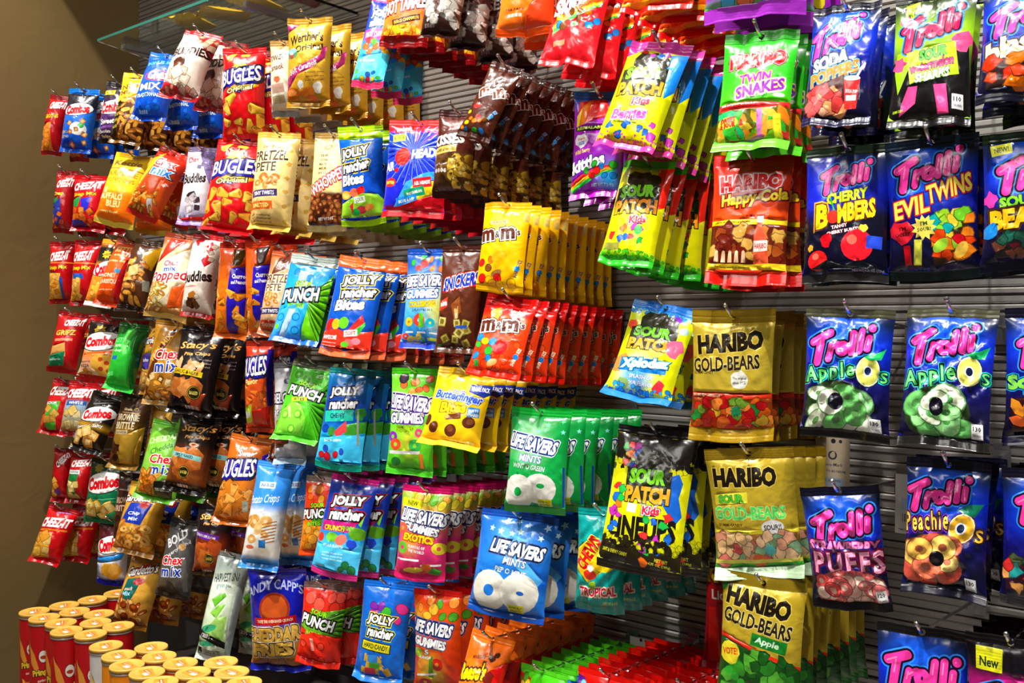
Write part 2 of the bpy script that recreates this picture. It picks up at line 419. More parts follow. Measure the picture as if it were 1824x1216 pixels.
    hd = Vector((0, 1, -.07)); dy = max(dy, (t*.95+.9)*.01/(math.cos(psi)*math.cos(lim*.8)))
    n = min(n, max(1, int((yf-.035)/dy)+1))
    cat = CATS[kind]; group = 'bags on the hook of the ' + desc
    for i in range(n):
        if i == 0: mw = bm_mat(P0, psi, 0, 0); lab = desc + (', front of its hook' if n > 1 else '')
        else:
            f = i/max(1, n-1)
            mw = bm_mat(P0+hd*(dy*i+rng.uniform(-.002, .002))+Vector((0, 0, -drop*i)), psi*(1-.2*f)+rng.uniform(-.05, .05)*jit+swing*f, lim*.75*f+rng.uniform(-.02, .02)*jit, rng.uniform(-.05, .05)*jit)
            lab = desc + ', ' + ORD[i] + ' back on its hook'
        r = empty(kind, lab, cat, group if n > 1 else None, mw)
        link('pouch', me, r); link('top_seal', ms, r); link('bottom_seal', mb, r)
    if hook: HOOKS.append((desc, bm_mat(P0, psi, 0, 0) @ Vector(pz.place(np.array([[0., -ht*.55]]), 1)[0]), yf))
# ---------------------------------------------------------------- the setting
XL, XR, ZC = -3.38, 1.3, 4.1
def struct(name, me, m):
    o = link(name, me, None, m); o['kind'] = 'structure'; return o
struct('floor', box_mesh('floor', (XL-.1, -4.4, -.1), (XR, .1, 0)), M['floor'])
struct('ceiling', box_mesh('ceiling', (XL-.1, -4.4, ZC), (XR, .1, ZC+.1)), M['ceil'])
struct('wall_left', box_mesh('wall_left', (XL-.1, -4.4, 0), (XL, .1, ZC)), M['plaster'])
struct('wall_back', box_mesh('wall_back', (XL, .012, 0), (XR, .1, ZC)), M['groove'])
# one slatted face of aluminium extrusion: rounded slats on the wall
def slat_wall():
    V, Fc = [], []; pitch = .031; z = .5; prof = []
    while z < 2.94:
        prof += [(.010, z+.0005), (-.001, z+.001), (-.003, z+.004), (-.003, z+.0135), (-.0005, z+.0155), (-.0005, z+.017), (-.006, z+.0195), (-.006, z+.0265), (-.003, z+.029), (.010, z+.0295)]
        z += pitch
    for x in (XL+.001, XR): V += [(x, y, zz) for y, zz in prof]
    n = len(prof)
    for i in range(n-1):
        Fc.append((i, i+1, n+i+1, n+i))
    return mesh_from('wall_slats', V, Fc, False)
struct('wall_back_slats', slat_wall(), M['slat'])
# the soffit over the display that keeps the lamps off the topmost row
struct('trim_1', box_mesh('trim_1', (XL, -.49, 2.95), (XR, .012, ZC), .004), M['ceil'])
# ---------------------------------------------------------------- shared print of the bag families
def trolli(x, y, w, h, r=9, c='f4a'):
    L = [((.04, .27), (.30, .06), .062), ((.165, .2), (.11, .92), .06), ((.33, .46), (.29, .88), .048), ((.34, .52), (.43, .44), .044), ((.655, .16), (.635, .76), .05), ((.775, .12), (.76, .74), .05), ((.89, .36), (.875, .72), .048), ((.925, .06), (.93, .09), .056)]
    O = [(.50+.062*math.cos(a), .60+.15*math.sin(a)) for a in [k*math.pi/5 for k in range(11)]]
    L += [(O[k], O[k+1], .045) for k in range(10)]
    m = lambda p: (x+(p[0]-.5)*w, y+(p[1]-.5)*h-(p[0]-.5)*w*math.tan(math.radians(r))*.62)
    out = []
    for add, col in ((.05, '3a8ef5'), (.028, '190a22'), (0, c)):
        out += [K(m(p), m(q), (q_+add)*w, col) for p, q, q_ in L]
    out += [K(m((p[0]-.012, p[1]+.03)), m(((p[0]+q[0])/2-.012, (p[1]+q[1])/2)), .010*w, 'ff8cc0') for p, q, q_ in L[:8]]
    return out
def calories(x, y, n='130'): return [BN(x, y, 13, 10, 'eee'), T(n, x, y-1.6, 9, 3.4, '223', res=1), T('CALORIES', x, y+2.6, 10, 1.6, '446', res=1)]
TROLLI_BG = ([(0, '112'), (14, '124'), (30, '13c'), (55, '116'), (75, '113'), (100, '002')], [(48, 22, 50, '26f')])
def lifesavers(x, y, w, h, r=5, c='fff', o=('236', '236', 'fff')): return T('LIFE SAVERS', x, y, w, h, c, list(o), r, .18, 0, .045, .05, 2)
def cheez(x, y, w, h, r=8): return T('CHEEZ-IT', x, y, w, h, 'fff', 'a11', r, .2, 0, .05, .05)
def combos(x, y, w, h, r=10): return [E(x, y, w*.57, h*1.12, '222', r), E(x, y, w*.545, h*1.02, 'fff', r), T('Combos', x, y, w*.86, h*.7, 'd12', 'a01', r, .05, 0, .04, .03)]
def jolly(x, y, w, h, r=8, o=('113', '113', 'fd3')): return [T('JOLLY', x-1, y-h*.25, w, h*.5, 'fff', list(o), r, .1, 0, .05, .06), T('rancher', x+2, y+h*.27, w, h*.46, 'fff', list(o), r, .1, 0, .05, .06)]
def sourpatch(x, y, w, h, r=4): return [BL(x-2, y-h*.62, w*.3, '221', 3), BL(x+w*.25, y-h*.62, w*.22, '221', 9), BN(x, y-h*.12, w*1.02, h*.7, '221', r), T('SOUR', x-2, y-h*.32, w*.82, h*.36, '7c2', ['121'], r, 0, 0, .06, .06), T('PATCH', x+1, y+h*.1, w, h*.38, 'f92', ['121'], r, 0, 0, .06, .06), T('Kids', x+w*.16, y+h*.44, w*.4, h*.2, 'f35', ['fff', '121'], r+2, .1, 0, .05, .06)]
def sourpunch(x, y, w, h, r=8): return [T('SOUR', x+2, y-h*.42, w*.5, h*.24, '9d2', '121', r, .1, 0, .04, .06), T('PUNCH', x, y+h*.02, w, h*.5, 'fff', ['111', '222'], r, .1, 0, .04, .06)]
def mms(x, y, w, h, r=6, c='521'): return [T('m', x-w*.3, y+1, w*.36, h, c, ['fff', '321'], r, 0, 0, .05, .045, 2), T('m', x+w*.22, y-1.5, w*.36, h, c, ['fff', '321'], r, 0, 0, .05, .045, 2), T('&', x-w*.04, y, w*.13, h*.6, '321', ['fff', 'fff'], r), T("'s", x+w*.47, y-h*.3, w*.12, h*.6, c, 'fff', r)]
def lentils(x0, y0, x1, y1, n, seed, r=4.5): return SCT('e', x0, y0, x1, y1, n, r, 'e22 fb1 28d 3a3 f71 741', seed)
def chexmix(x, y, w, h, r=4): return [T('Chex', x, y-h*.25, w, h*.46, 'd12', 'fff', r, .1, 0, .03, .05), T('mix', x+4, y+h*.28, w*.92, h*.48, '24b', 'fff', r, .1, 0, .03, .05, 2, 1.3)]
def bugles(x, y, w, h, r=8): return [T('BUGLES', x+1, y+1, w, h, '21a', ['21a', '223'], r, .12, 0, .06, .07), T('BUGLES', x, y, w, h, 'fff', ['223'], r, .12, 0, .02, .04)]
def gardetto(x, y, w, h, r=8): return [E(x+6, y-2, w*.45, h*.75, 'a12', r), T("Gardetto's", x, y, w, h, 'fff', ['411', '633'], r, .25, 0, .03, .05)]
def stacys(x, y, w, h): return [T("Stacy's", x, y-h*.22, w, h*.6, 'fb6', ['521'], 6, .35, 0, .015, .03), T('Pita Chips', x+5, y+h*.32, w*.72, h*.28, 'fb6', '521', 6, .25, 0, .01, .03)]
def baked(x, y): return [E(x, y, 14, 14, '220'), E(x, y, 12.5, 12.5, 'ca4'), E(x, y, 11.5, 11.5, '220'), T('BAKED', x, y, 17, 4, 'dc6', res=1)]
def haribo(x, y, w, h, c, o, r=4): return T('HARIBO', x, y, w, h, c, o, r, 0, 0, .06, .045, 2)
def net(x, y, c, s='NET WT 5 OZ (142g)', w=34): return T(s, x, y, w, 1.8, c, res=1)
def nuts_art(x0, y0, x1, y1, n, s=0, r=8): return SCT('nut', x0, y0, x1, y1, n, r, 'd93 c72 e7b25a 9a5a1e b8743a', s, 'e5a94c')
def bears(x0, y0, x1, y1, n, s=0, cols='d22 e62 eb3 3a4 f74 c13', r=6.5): return SCT('blot', x0, y0, x1, y1, n, r, cols, s)
def kidspots(x0, y0, x1, y1, n, s=0, r=3.4): return SCT('blot', x0, y0, x1, y1, n, r, 'e33 26c 2a4 f72 b3a', s)
def nutri(x, y, c='eee'): return [BN(x+k*7, y, 5.5, 3.4, c) for k in range(4)]

# ================================================================ first row from the left: tan wall to glass shelf
bag('cracker_bag', 'dark red cracker bag hung highest beside tan wall', (109, 170), (90, 276), 37, 2, 'b1121a', ('8a0c14', '8a0c14'),
    [cheez(60, 20, 70, 13), T('GROOVES', 45, 40, 60, 7, 'fd2', '611', 8), P('e83', (0, 55), (50, 50), (60, 95), (0, 95)), SCT('sq', 5, 62, 50, 92, 6, 11, 'f93 e72 238', 1)], t=4, det=.6)
bag('snack_mix_bag', 'blue pretzel snack bag with white dip bowl', (151, 158), (134, 273), 54, 3, [(0, '111'), (30, '223'), (40, '27d'), (100, '14b')], ('17c', '15b'),
    [combos(50, 36, 84, 20), R(0, 0, 100, 9, '1a6fd0'), E(62, 66, 26, 20, 'e8e8e0'), E(62, 64, 20, 13, 'fff'), BL(72, 60, 10, '3a5', 1), SCT('sq', 30, 50, 95, 90, 7, 8, 'd63 e95 c84', 2, 'f3c38a'),
     T('Blue', 18, 72, 24, 4, '124', 'fff', 5), T('Cheese', 20, 78, 26, 4, '124', 'fff', 5), BN(22, 86, 26, 6, '13a')], t=4, det=.7)
bag('snack_mix_bag', 'black and purple pretzel bag with yellow NEW flash', (216, 146), (199, 256), 50, 3, [(0, '111'), (30, '323'), (55, '426'), (75, '536'), (100, '111')], ('181216', '181216'),
    [BN(26, 21, 40, 8, 'fd1', 3), T('NEW', 26, 21, 28, 5, '720', None, 3), combos(50, 46, 96, 24), T('Sweet', 40, 69, 50, 8, 'fff', '203', 8, .2), [T('Chocolate', 30, 84, 46, 5, 'eee', None, 4, res=1), T('Fudge', 34, 91, 30, 5, 'eee', None, 4, res=1)],
     BN(60, 76, 90, 3, '85a', 8)], t=4, det=.7)
bag('nut_bag', 'gold and clear nut bag with yellow header', (250, 132), (222, 258), 56, 5, [(0, 'fc2'), (30, 'db2'), (40, '531'), (100, '310')], ('fc3', '6a4310'),
    [P('fc2', (0, 8), (100, 8), (100, 24), (0, 50)), T('NUT', 40, 22, 55, 8, '741', None, 12), T('MIX', 35, 31, 45, 7, '741', None, 12), P('1b1708', (0, 48), (34, 40), (20, 90), (0, 90)), [T(s, 14, 55+8*k, 24, 4, 'ba3', None, 6, res=1) for k, s in enumerate(('LIGHTLY', 'SALTED', 'CASHEW', 'HALVES'))],
     nuts_art(30, 42, 95, 92, 26, 3, 11)], t=4, det=.7, m='gloss', dy=.04)
bag('snack_mix_bag', 'bright blue snack mix bag below the red patterned cereal bags', (300, 97), (262, 216), 62, 6, '15c', ('16d', '14a'),
    [T('BONUS SIZE', 50, 18, 80, 6, '6bf', None, 12), E(62, 40, 40, 17, 'd23', 12), E(62, 40, 37, 14, '15c', 12), T('Chex', 62, 39, 60, 14, 'fff', 'd12', 12, .1), T('MIX', 50, 58, 60, 10, 'fff', '124', 10), T('TRADITIONAL', 48, 70, 66, 5, 'dff', '124', 8, res=1), SCT('sq', 10, 76, 90, 92, 8, 7, '16e 05a 27e', 1), nutri(30, 90, '9cf')], t=5, dy=.045, det=.7)
bag('snack_mix_bag', 'white and red chocolate coated cereal bag under glass shelf', (364, 58), (314, 177), 70, 5, 'eee2d4', ('a51824', 'a51824'),
    [P('a8222c', (40, 8), (100, 8), (100, 42), (72, 24)), P('a8222c', (0, 80), (100, 95), (100, 100), (0, 100)), SCT('sq', 55, 10, 98, 26, 7, 8, 'a98 b67a5a caa288', 1, 'c9a58c'), SCT('sq', 0, 86, 100, 97, 10, 7, 'a98 b67a5a 9a4a3a', 7, 'c88'), T('BUDDIES', 56, 40, 88, 13, '311', None, 10, .1, 0, .045), T('muddy', 30, 29, 40, 6, '844', None, 10, .2),
     BL(42, 60, 17, '4a2412', 4), BL(40, 62, 9, '6a3a1c', 5), SCT('sq', 30, 68, 80, 80, 5, 14, 'd9c0a6 e6d2bc c8a888', 3, 'efe0d0')], t=5, dy=.055, det=.8)
bag('chip_bag', 'red corn snack bag, upper of the two large ones', (436, 86), (434, 249), 74, 3, 'd4141a', ('c8121a', 'c8121a'),
    [SCT('chip', 20, 6, 80, 16, 2, 11, 'eb4', 5, 'c83'), BL(50, 24, 20, 'fa3', 8), E(60, 46, 34, 8, 'f92', 10), E(62, 46, 26, 5, 'fc4', 10), bugles(50, 33, 92, 17), T('Original', 52, 49, 60, 7, 'fe8', ['237', '223'], 10, .15), SCT('chip', 8, 58, 95, 96, 9, 13, 'eb4 e9a83a f4c452', 9, 'b9752a')], t=5, dy=.05)
bag('pretzel_bag', 'white and tan narrow bag squeezed behind golden caramel bags', (506, 72), (508, 208), 48, 3, [(0, 'b98a3c'), (25, 'd9c8a8'), (80, 'e8dfd0'), (100, '999')], ('b08a4a', '888'),
    [T('TWISTS', 40, 25, 60, 8, '421', None, 8), [T('snack', 40, 38, 50, 8, '532', None, 10, .2), BL(40, 55, 12, 'b64', 3), BN(40, 66, 50, 12, 'b98', 6), BN(40, 80, 50, 10, 'a97', 6)]], t=4, dy=.06, det=.7)
bag('candy_bag', 'golden caramel bag with pink ribbon under bare slats', (553, 32), (549, 192), 76, 6, [(0, 'c99a2a'), (50, 'd6ae3c'), (80, 'c8922a'), (100, 'b07a1a')], ('b8882a', 'b8882a'),
    [P('b23a72', (0, 8), (30, 8), (0, 19)), T("Werther's", 50, 27, 76, 12, '2a1208', None, 8, .05, 3, .03), T('Original', 58, 39, 62, 10, '2a1208', None, 6, .05, 2, .03), E(18, 43, 15, 11, '4a9a6a'), E(18, 40, 13, 6, '9cd'), BL(18, 45, 7, 'b43', 2), R(14, 41, 22, 44, 'eee'),
     P('b5336f', (4, 70), (30, 58), (60, 52), (84, 45), (88, 36), (96, 34), (93, 48), (66, 60), (34, 66), (4, 84)), T('Soft Caramels', 46, 58, 66, 7, 'fff', None, 20, .2, 0, .01, res=1), [T(s, 72, 64+4*k, 40, 2, '742', None, 4, res=1) for k, s in enumerate(('Deliciously chewy', 'Caramels made with', 'real butter'))],
     E(20, 86, 18, 12, 'c8651a'), E(18, 85, 12, 7, 'e8924a'), E(54, 84, 16, 8, 'd97424', 20), E(64, 90, 9, 6, 'e06a1a'), BL(78, 80, 11, 'efe6da', 4), BL(40, 77, 8, 'f2ece2', 6)], m='foil', t=4, dy=.05)
bag('candy_bag', 'tall blue fruit candy bag with pink seals at top', (694, -6), (652, 155), 56, 3, [(0, '23a'), (45, '24b'), (66, '4ae'), (100, '3bf')], ('f3427a', 'e83a6a'),
    [jolly(54, 26, 80, 20, 10, ('123', '123', '36c')), BN(45, 46, 70, 12, 'e3499a', 8), T('FRUIT CHEWS', 45, 46, 60, 6, 'fff', None, 8, res=1), SCT('e', 20, 53, 90, 66, 8, 10, 'f62 e33 5b3 fc2', 5), P('5bdcf5', (0, 72), (100, 64), (100, 92), (0, 95)), T('4 flavors', 40, 74, 50, 3, 'fff', None, 6, res=1), SCT('e', 10, 84, 90, 92, 8, 6, 'e24 5b3 fc2 36c', 8)], t=2.4, dy=.035, det=.8)
bag('candy_bag', 'orange cinnamon candy bag half out of the top', (740, -62), (717, 84), 82, 7, [(0, 'c21'), (45, 'f62'), (75, 'f83'), (100, 'd31')], ('b1121a', '8a0c14'),
    [T('HOT TAMALES', 50, 52, 96, 17, 'fff', ['211', 'd22'], 12, .15, 0, .05), BN(55, 71, 60, 7, '311', 12), T('FIERCE CINNAMON', 55, 71, 54, 4, 'fb3', None, 12, res=1), SCT('chip', 4, 78, 98, 86, 14, 7, 'fc3 fa2', 4), R(0, 88, 100, 100, '9a0e18'), T('new', 30, 36, 30, 6, 'fd2', None, 10)], t=3, dy=.045, det=.8)
bag('chocolate_bag', 'dark brown bag of silver foil chocolates at the top', (812, -88), (779, 73), 66, 4, [(0, '3a1210'), (45, '48191a'), (60, '5a3a30'), (100, '2e1210')], ('2c0e0c', '2c0e0c'),
    [T('KISSES', 40, 42, 90, 12, 'eee', '210', 10, .1), SCT('blot', 20, 56, 95, 86, 9, 16, 'b8b4ac d8d4cc 8a857d c8c4bc', 3), SCT('blot', 20, 56, 95, 86, 14, 5, 'eeeae4 6d6862 f4f2ee', 4), nutri(20, 88, '988')], t=4, dy=.075, m='foil')
bag('chocolate_bag', 'plain orange chocolate cup bag, upper of two, at the top', (948, -95), (934, 62), 96, 4, [(0, 'f71'), (60, 'f82'), (100, 'e62')], ('f72', 'e51'),
    [T("Reese's", 50, 35, 90, 20, 'fd2', '521', 8, .2), T('MINIS', 50, 56, 60, 10, 'fff', '521', 6), P('e0461a', (60, 70), (100, 50), (100, 100), (40, 100)), nutri(22, 80, 'f7e6d2'), T('PER PACK', 34, 74, 36, 2.4, '622', res=1)], t=3, dy=.08)
bag('candy_bag', 'bright red fruit candy bag drooping at the top', (1062, -88), (1008, 118), 92, 6, [(0, 'd41a1a'), (100, 'e8222e')], ('d41a22', 'd41a22'),
    [T('Skittles', 48, 50, 92, 16, 'fff', ['611', '811'], 14, .15, 0, .05), P('f62', (8, 66), (90, 44), (95, 48), (10, 72)), P('fc2', (10, 69), (92, 48), (94, 51), (12, 74)), P('3a4', (12, 72), (92, 51), (90, 54), (12, 77)), lentils(20, 58, 92, 72, 12, 4, 6), BN(30, 84, 22, 4, 'e86', 8)], t=3, dy=.05, lump=.2)
bag('candy_bag', 'orange and red chewy candy bag cropped by the frame', (1192, -170), (1168, 22), 118, 5, [(0, 'e41'), (70, 'f71'), (100, 'd21')], ('d21', 'c11'),
    [BN(50, 90, 100, 4, 'fa2', 5), nutri(35, 84, 'eb8'), lentils(10, 62, 90, 80, 10, 6, 6)], t=3, dy=.06)
bag('gummy_bag', 'purple and green gummy bag with wavy bottom seal', (1352, -170), (1340, 30), 172, 4, [(0, 'a2b'), (80, '92b'), (90, '4b3'), (100, '3a3')], ('92a', 'a63ac0'),
    [SCT('blot', 10, 70, 90, 86, 12, 7, 'e63 fd3 4ad c4c', 3), R(0, 90, 100, 93, '2a5'), T('gummy candy, fruit flavors', 40, 91, 60, 2, 'dfd', res=1)], t=3, dy=.05, hs=2.4)
bag('gummy_bag', 'blue soda gummy bag with pink logo', (1510, 8), (1487, 226), 116, 3, TROLLI_BG, ('112', '113'),
    [trolli(42, 30, 78, 30, 16), T('SODA', 36, 50, 56, 12, 'eee', ['245', '124'], 16, .2, 0, .06), T('POPPERS', 44, 60, 76, 11, 'f83', ['4ad', '124'], 16, .2, 0, .06), P('411', (2, 72), (60, 62), (62, 90), (6, 94)), SCT('blot', 6, 72, 56, 92, 16, 9, 'd44 e66 b22 e96 fb9', 4), P('d33', (60, 65), (84, 65), (80, 88), (63, 88)), E(72, 65, 12, 4, 'e8e8e8'), T('SODA POP', 72, 75, 17, 3, 'fff', res=1), BN(72, 80, 15, 4, 'eee'), P('eee', (77, 64), (88, 52), (90, 53), (80, 65))], t=2.6, dy=.04)
bag('gummy_bag', 'black and lime watermelon gummy bag with pink shapes', (1668, -16), (1652, 228), 140, 2, [(0, '121'), (14, '342'), (35, '9c2'), (55, '111'), (100, '121')], ('111', '111'),
    [BN(24, 14, 18, 12, 'bc3', 4), [T('Now!', 24, 12, 13, 5, '352', None, 4, res=1), T('MORE', 24, 17, 13, 3.5, '352', None, 4, res=1)], P('111', (0, 52), (30, 46), (96, 40), (100, 100), (0, 100)), P('9c2', (6, 46), (34, 44), (10, 76), (4, 60)), trolli(50, 30, 78, 24, 13, 'c15'), BL(88, 42, 13, 'e58', 4), BL(10, 54, 9, 'e58', 8), BL(16, 22, 8, 'e58', 3),
     BN(53, 56, 62, 24, 'bd3', 9), T('SOUR', 54, 49, 36, 8, '6c5', ['121', 'bd3'], 9, .1, 0, .05), T('watermelon', 52, 57, 56, 7, 'f48', ['213'], 9, .1), T('SHARKS', 54, 65, 44, 7, 'dfc', ['142'], 9, .15, 0, .05), P('f59', (24, 72), (36, 72), (34, 84), (14, 92), (16, 84)), P('f59', (56, 72), (72, 72), (76, 92), (62, 92)), calories(86, 84, '110'), T('GUMMI CANDY', 12, 88, 14, 2, 'bd3', res=1)], t=2.6)
bag('gummy_bag', 'blue gummy bag with cream script cut by the frame', (1836, -40), (1822, 178), 164, 3, TROLLI_BG, ('112', '112'),
    [trolli(52, 34, 84, 26, 10), T('blasts', 44, 57, 78, 18, 'edb', ['421', '25b'], 14, .2, 0, .05), P('322', (10, 70), (90, 58), (96, 88), (10, 90)), SCT('blot', 14, 68, 90, 86, 14, 9, 'e71 d31 fb3 c42', 5)], t=2.6, dy=.05)

# ================================================================ second row
bag('cracker_bag', 'dark red cracker bag with green corner beside tan wall', (121, 304), (111, 415), 36, 2, 'b0141c', ('8a0c14', '8a0c14'),
    [cheez(54, 22, 78, 13), T('Snap', 36, 40, 50, 8, 'fd2', '611', 6), P('1a8a4a', (0, 46), (36, 44), (30, 62), (0, 62)), P('2b3a9a', (0, 62), (50, 46), (60, 80), (30, 92)), SCT('sq', 4, 70, 70, 94, 7, 11, 'f83 e72 c54', 2)], t=4, det=.6)
bag('cracker_bag', 'red cracker bag with green and purple patches', (161, 312), (157, 413), 56, 2, 'd01422', ('c2121e', 'a8101a'),
    [cheez(48, 20, 84, 14), T('Snap Mix', 46, 36, 76, 8, 'fd2', '611', 4), P('1a9a4a', (0, 44), (36, 40), (28, 58), (0, 60)), P('33c', (36, 44), (70, 40), (60, 70), (40, 60)), SCT('sq', 4, 60, 70, 94, 11, 10, 'f83 e72 f94 e05a1a', 6), P('3a3a9a', (2, 80), (40, 82), (60, 96), (2, 96))], t=4, det=.7)
bag('chip_bag', 'yellow crinkle chip bag with orange lower band', (241, 276), (201, 402), 70, 2, [(0, 'fc2'), (55, 'fd3'), (60, 'f81'), (90, 'f71'), (100, 'ca3')], ('e8b82a', 'd8c04a'),
    [T('Kettle', 50, 16, 70, 8, '963', None, 5, .2), BN(50, 26, 90, 2, 'a73'), T('KRINKLE', 50, 33, 74, 8, 'b72', None, 2), T('POTATO CHIPS', 50, 43, 70, 6, 'b72', None, 2), BN(20, 58, 10, 8, 'fd9'), T('BUFFALO', 40, 66, 60, 8, 'fea', None, 2), T('BLEU', 50, 75, 36, 8, 'fea', None, 2), T('naturally flavored', 40, 85, 50, 3, 'fea', None, 2, res=1)], t=5, det=.8)
bag('snack_mix_bag', 'orange and red snack mix bag beside yellow crinkle chips', (314, 270), (250, 388), 66, 5, [(0, 'c31a14'), (35, 'd8401a'), (70, 'e8641a'), (100, 'a01a10')], ('d8321a', 'b0241a'),
    [P('f0b020', (0, 22), (34, 8), (20, 60), (0, 80)), T('Chex', 56, 22, 60, 12, 'd12', 'fff', 8, .1), T('mix', 60, 35, 56, 13, '27c', ['fff', '235'], 8, .1), P('b4441a', (30, 46), (80, 40), (70, 70), (20, 74)), T('BBQ', 86, 50, 12, 5, 'fff', None, 60, res=1), BN(70, 80, 14, 20, 'ccc', 20), nuts_art(6, 62, 80, 94, 22, 4, 8)], t=5, dy=.05, det=.8)
bag('snack_mix_bag', 'white and purple chocolate cereal bag in second row', (362, 262), (340, 402), 50, 3, [(0, 'ddd8e0'), (60, 'e8e4e8'), (100, '8a7ab0')], ('9a8ab8', '8a6aa8'),
    [P('8a78b4', (45, 6), (100, 6), (100, 50), (70, 26)), SCT('sq', 55, 8, 98, 28, 6, 8, 'b4a8cc 7a6a9a', 2), T('Chex', 30, 18, 40, 8, 'c23', None, 8), T('Buddies', 46, 42, 80, 13, '211', None, 8, .1, 0, .045), BL(46, 66, 18, '2a1a20', 4), BL(44, 72, 14, 'cfc4c8', 7), SCT('sq', 26, 66, 72, 84, 5, 11, 'd8d0d4 b8aeb4 443038', 3), P('c22', (0, 92), (100, 88), (100, 98), (0, 98))], t=3, dy=.05, det=.8, yf=0.36)
bag('chip_bag', 'red corn snack bag, lower of the two large ones', (434, 250), (402, 416), 88, 3, 'd4141a', ('c8121a', 'b8101a'),
    [SCT('chip', 20, 6, 80, 15, 2, 11, 'eb4', 5, 'c83'), BL(52, 24, 20, 'fa3', 8), E(60, 46, 34, 8, 'f92', 10), E(62, 46, 26, 5, 'fc4', 10), bugles(54, 33, 92, 16), T('Original', 54, 49, 60, 7, 'fe8', ['237', '223'], 10, .15), SCT('chip', 8, 58, 95, 95, 12, 11, 'eb4 e9a83a f4c452', 9, 'b9752a'), T('8g', 20, 94, 14, 3, 'fff', res=1)], t=5, dy=.05)
bag('pretzel_bag', 'cream and yellow pretzel bag with purple ribbon', (499, 236), (480, 412), 74, 4, [(0, 'e8c06a'), (30, 'f0d48a'), (60, 'ecd090'), (100, 'd8b868')], ('e0b050', 'caa850'),
    [T('ORIGINAL', 40, 16, 40, 4, '642', None, 4, res=1), T('PRETZEL', 44, 26, 80, 11, '432', 'f8e8b0', 4), T('PETE', 36, 38, 50, 10, '432', 'f8e8b0', 4), SCT('ring', 18, 48, 64, 58, 6, 11, 'c87a3a b8682a d88a4a', 3, 'e8c07a'), BN(40, 65, 64, 7, '436', 6), T('TINY TWISTS', 40, 65, 50, 4, 'fff', None, 6, res=1), BN(34, 77, 56, 8, 'd8682a', 4), T('SALTED', 34, 77, 40, 4, 'fe8', None, 4, res=1), [BL(88, 20+14*k, 5, 'caa04a', k) for k in range(6)], [T('all natural', 34, 86+3*k, 46, 2, '864', res=1) for k in range(3)]], t=4.5, dy=.055, det=.8)
bag('candy_bag', 'cream malted ball bag with slanted red lettering', (596, 236), (582, 412), 66, 5, [(0, '8a6a3a'), (9, '9a7a44'), (10, 'f0dca0'), (60, 'ecd490'), (64, '4a2410'), (100, '3a1a0c')], ('9a7a44', 'e0c888'),
    [E(42, 16, 10, 6, 'c88a3a', 20), E(42, 16, 7, 4, 'f0d8a0', 20), [T(s, 34, 25+4.4*k, 22, 2.6, '421', None, 4, res=1) for k, s in enumerate(('THE', 'ORIGINAL', 'MALTED', 'MILK', 'BALLS'))], T('WHOPPERS', 52, 50, 112, 11, 'fff', ['d12', 'd12', '611'], 33, .05, 0, .03, .035), SCT('e', 2, 64, 98, 92, 34, 8, '7a3a1a 8a4a22 5a2410 92522a', 3, 'b0703a'), T('NET WT 5 OZ', 50, 88, 40, 3, 'fff', None, 4, res=1)], t=3.2, dy=.055)
bag('candy_bag', 'blue and lime sour bites bag with lime header', (642, 224), (649, 402), 76, 6, [(0, 'ad1'), (10, 'be2'), (10.5, '16c'), (60, '15c'), (100, '14b')], ('b2e01c', 'a0d020'),
    [R(0, 0, 100, 13, 'b4e41e'), jolly(40, 34, 64, 24, 8), T('Bites', 34, 54, 54, 11, 'fff', ['124'], 6, .12, 0, .05), E(14, 69, 14, 9, 'fa2'), E(14, 69, 9, 6, 'fd7'), E(36, 67, 11, 9, 'e75'), BL(52, 66, 10, 'd22', 4), P('9cd83a', (0, 78), (25, 73), (55, 68), (90, 70), (100, 76), (100, 92), (0, 92)), BN(48, 74, 26, 6, 'fff', 6), T('SOUR', 48, 74, 20, 4, '7a2', None, 6), E(50, 84, 11, 8, 'd45'), E(68, 82, 11, 7, 'e94'), E(36, 86, 10, 7, '2b5'), P('d33', (22, 80), (32, 76), (30, 88)), P('3a3', (0, 40), (2, 40), (2, 70), (0, 70))], t=3.4, dy=.05)
bag('candy_bag', 'blue ray patterned candy bag with red balloon print', (750, 214), (734, 388), 106, 7, [(0, 'd22'), (12, 'd12'), (12.5, '24c'), (60, '23d'), (90, '22b'), (91, 'd12'), (100, 'd12')], ('e03a3a', 'd81a2a'),
    [R(0, 0, 100, 12, 'd8202a'), BN(26, 11, 30, 7, 'c11', 5), T('MORE', 26, 11, 24, 4, 'fff', None, 5, res=1), [P('79f', (48, 34), (48+60*math.cos(a), 34+36*math.sin(a)), (48+60*math.cos(a+.03), 34+36*math.sin(a+.03))) for a in [k*.22 for k in range(29)]], BN(20, 20, 22, 8, 'bd4', 5), T('ALL FLAVORS', 20, 20, 18, 3, '242', None, 5, res=1), E(30, 40, 13, 14, 'd21', -20), BL(22, 54, 4, 'd21', 2), T('HEADS', 68, 36, 46, 10, 'fff', ['13a', '24d'], 7, .15, 0, .06), T('AIR', 9, 50, 16, 9, 'fff', ['13a'], 7, .1), E(12, 66, 10, 7, 'd33'), T('BITES', 12, 66, 14, 3, 'ff4', res=1),
     P('4af', (20, 92), (40, 66), (70, 56), (100, 52), (100, 60), (60, 66), (30, 92)), P('e8d020', (30, 92), (50, 70), (100, 60), (100, 88), (60, 92)), BN(66, 66, 30, 10, 'e23', 10), T('AIR HEADS', 66, 66, 26, 4, 'fff', None, 10), BN(54, 76, 34, 9, '1a9a6a', 14), T('WATERMELON', 54, 76, 26, 3, 'fff', None, 14, res=1), BN(42, 84, 34, 9, '2a8ae0', 14), T('BLUE RASP', 42, 84, 26, 3, 'fff', None, 14, res=1), P('c12', (0, 92), (30, 90), (100, 74), (100, 100), (0, 100))], t=3.2, dy=.045)
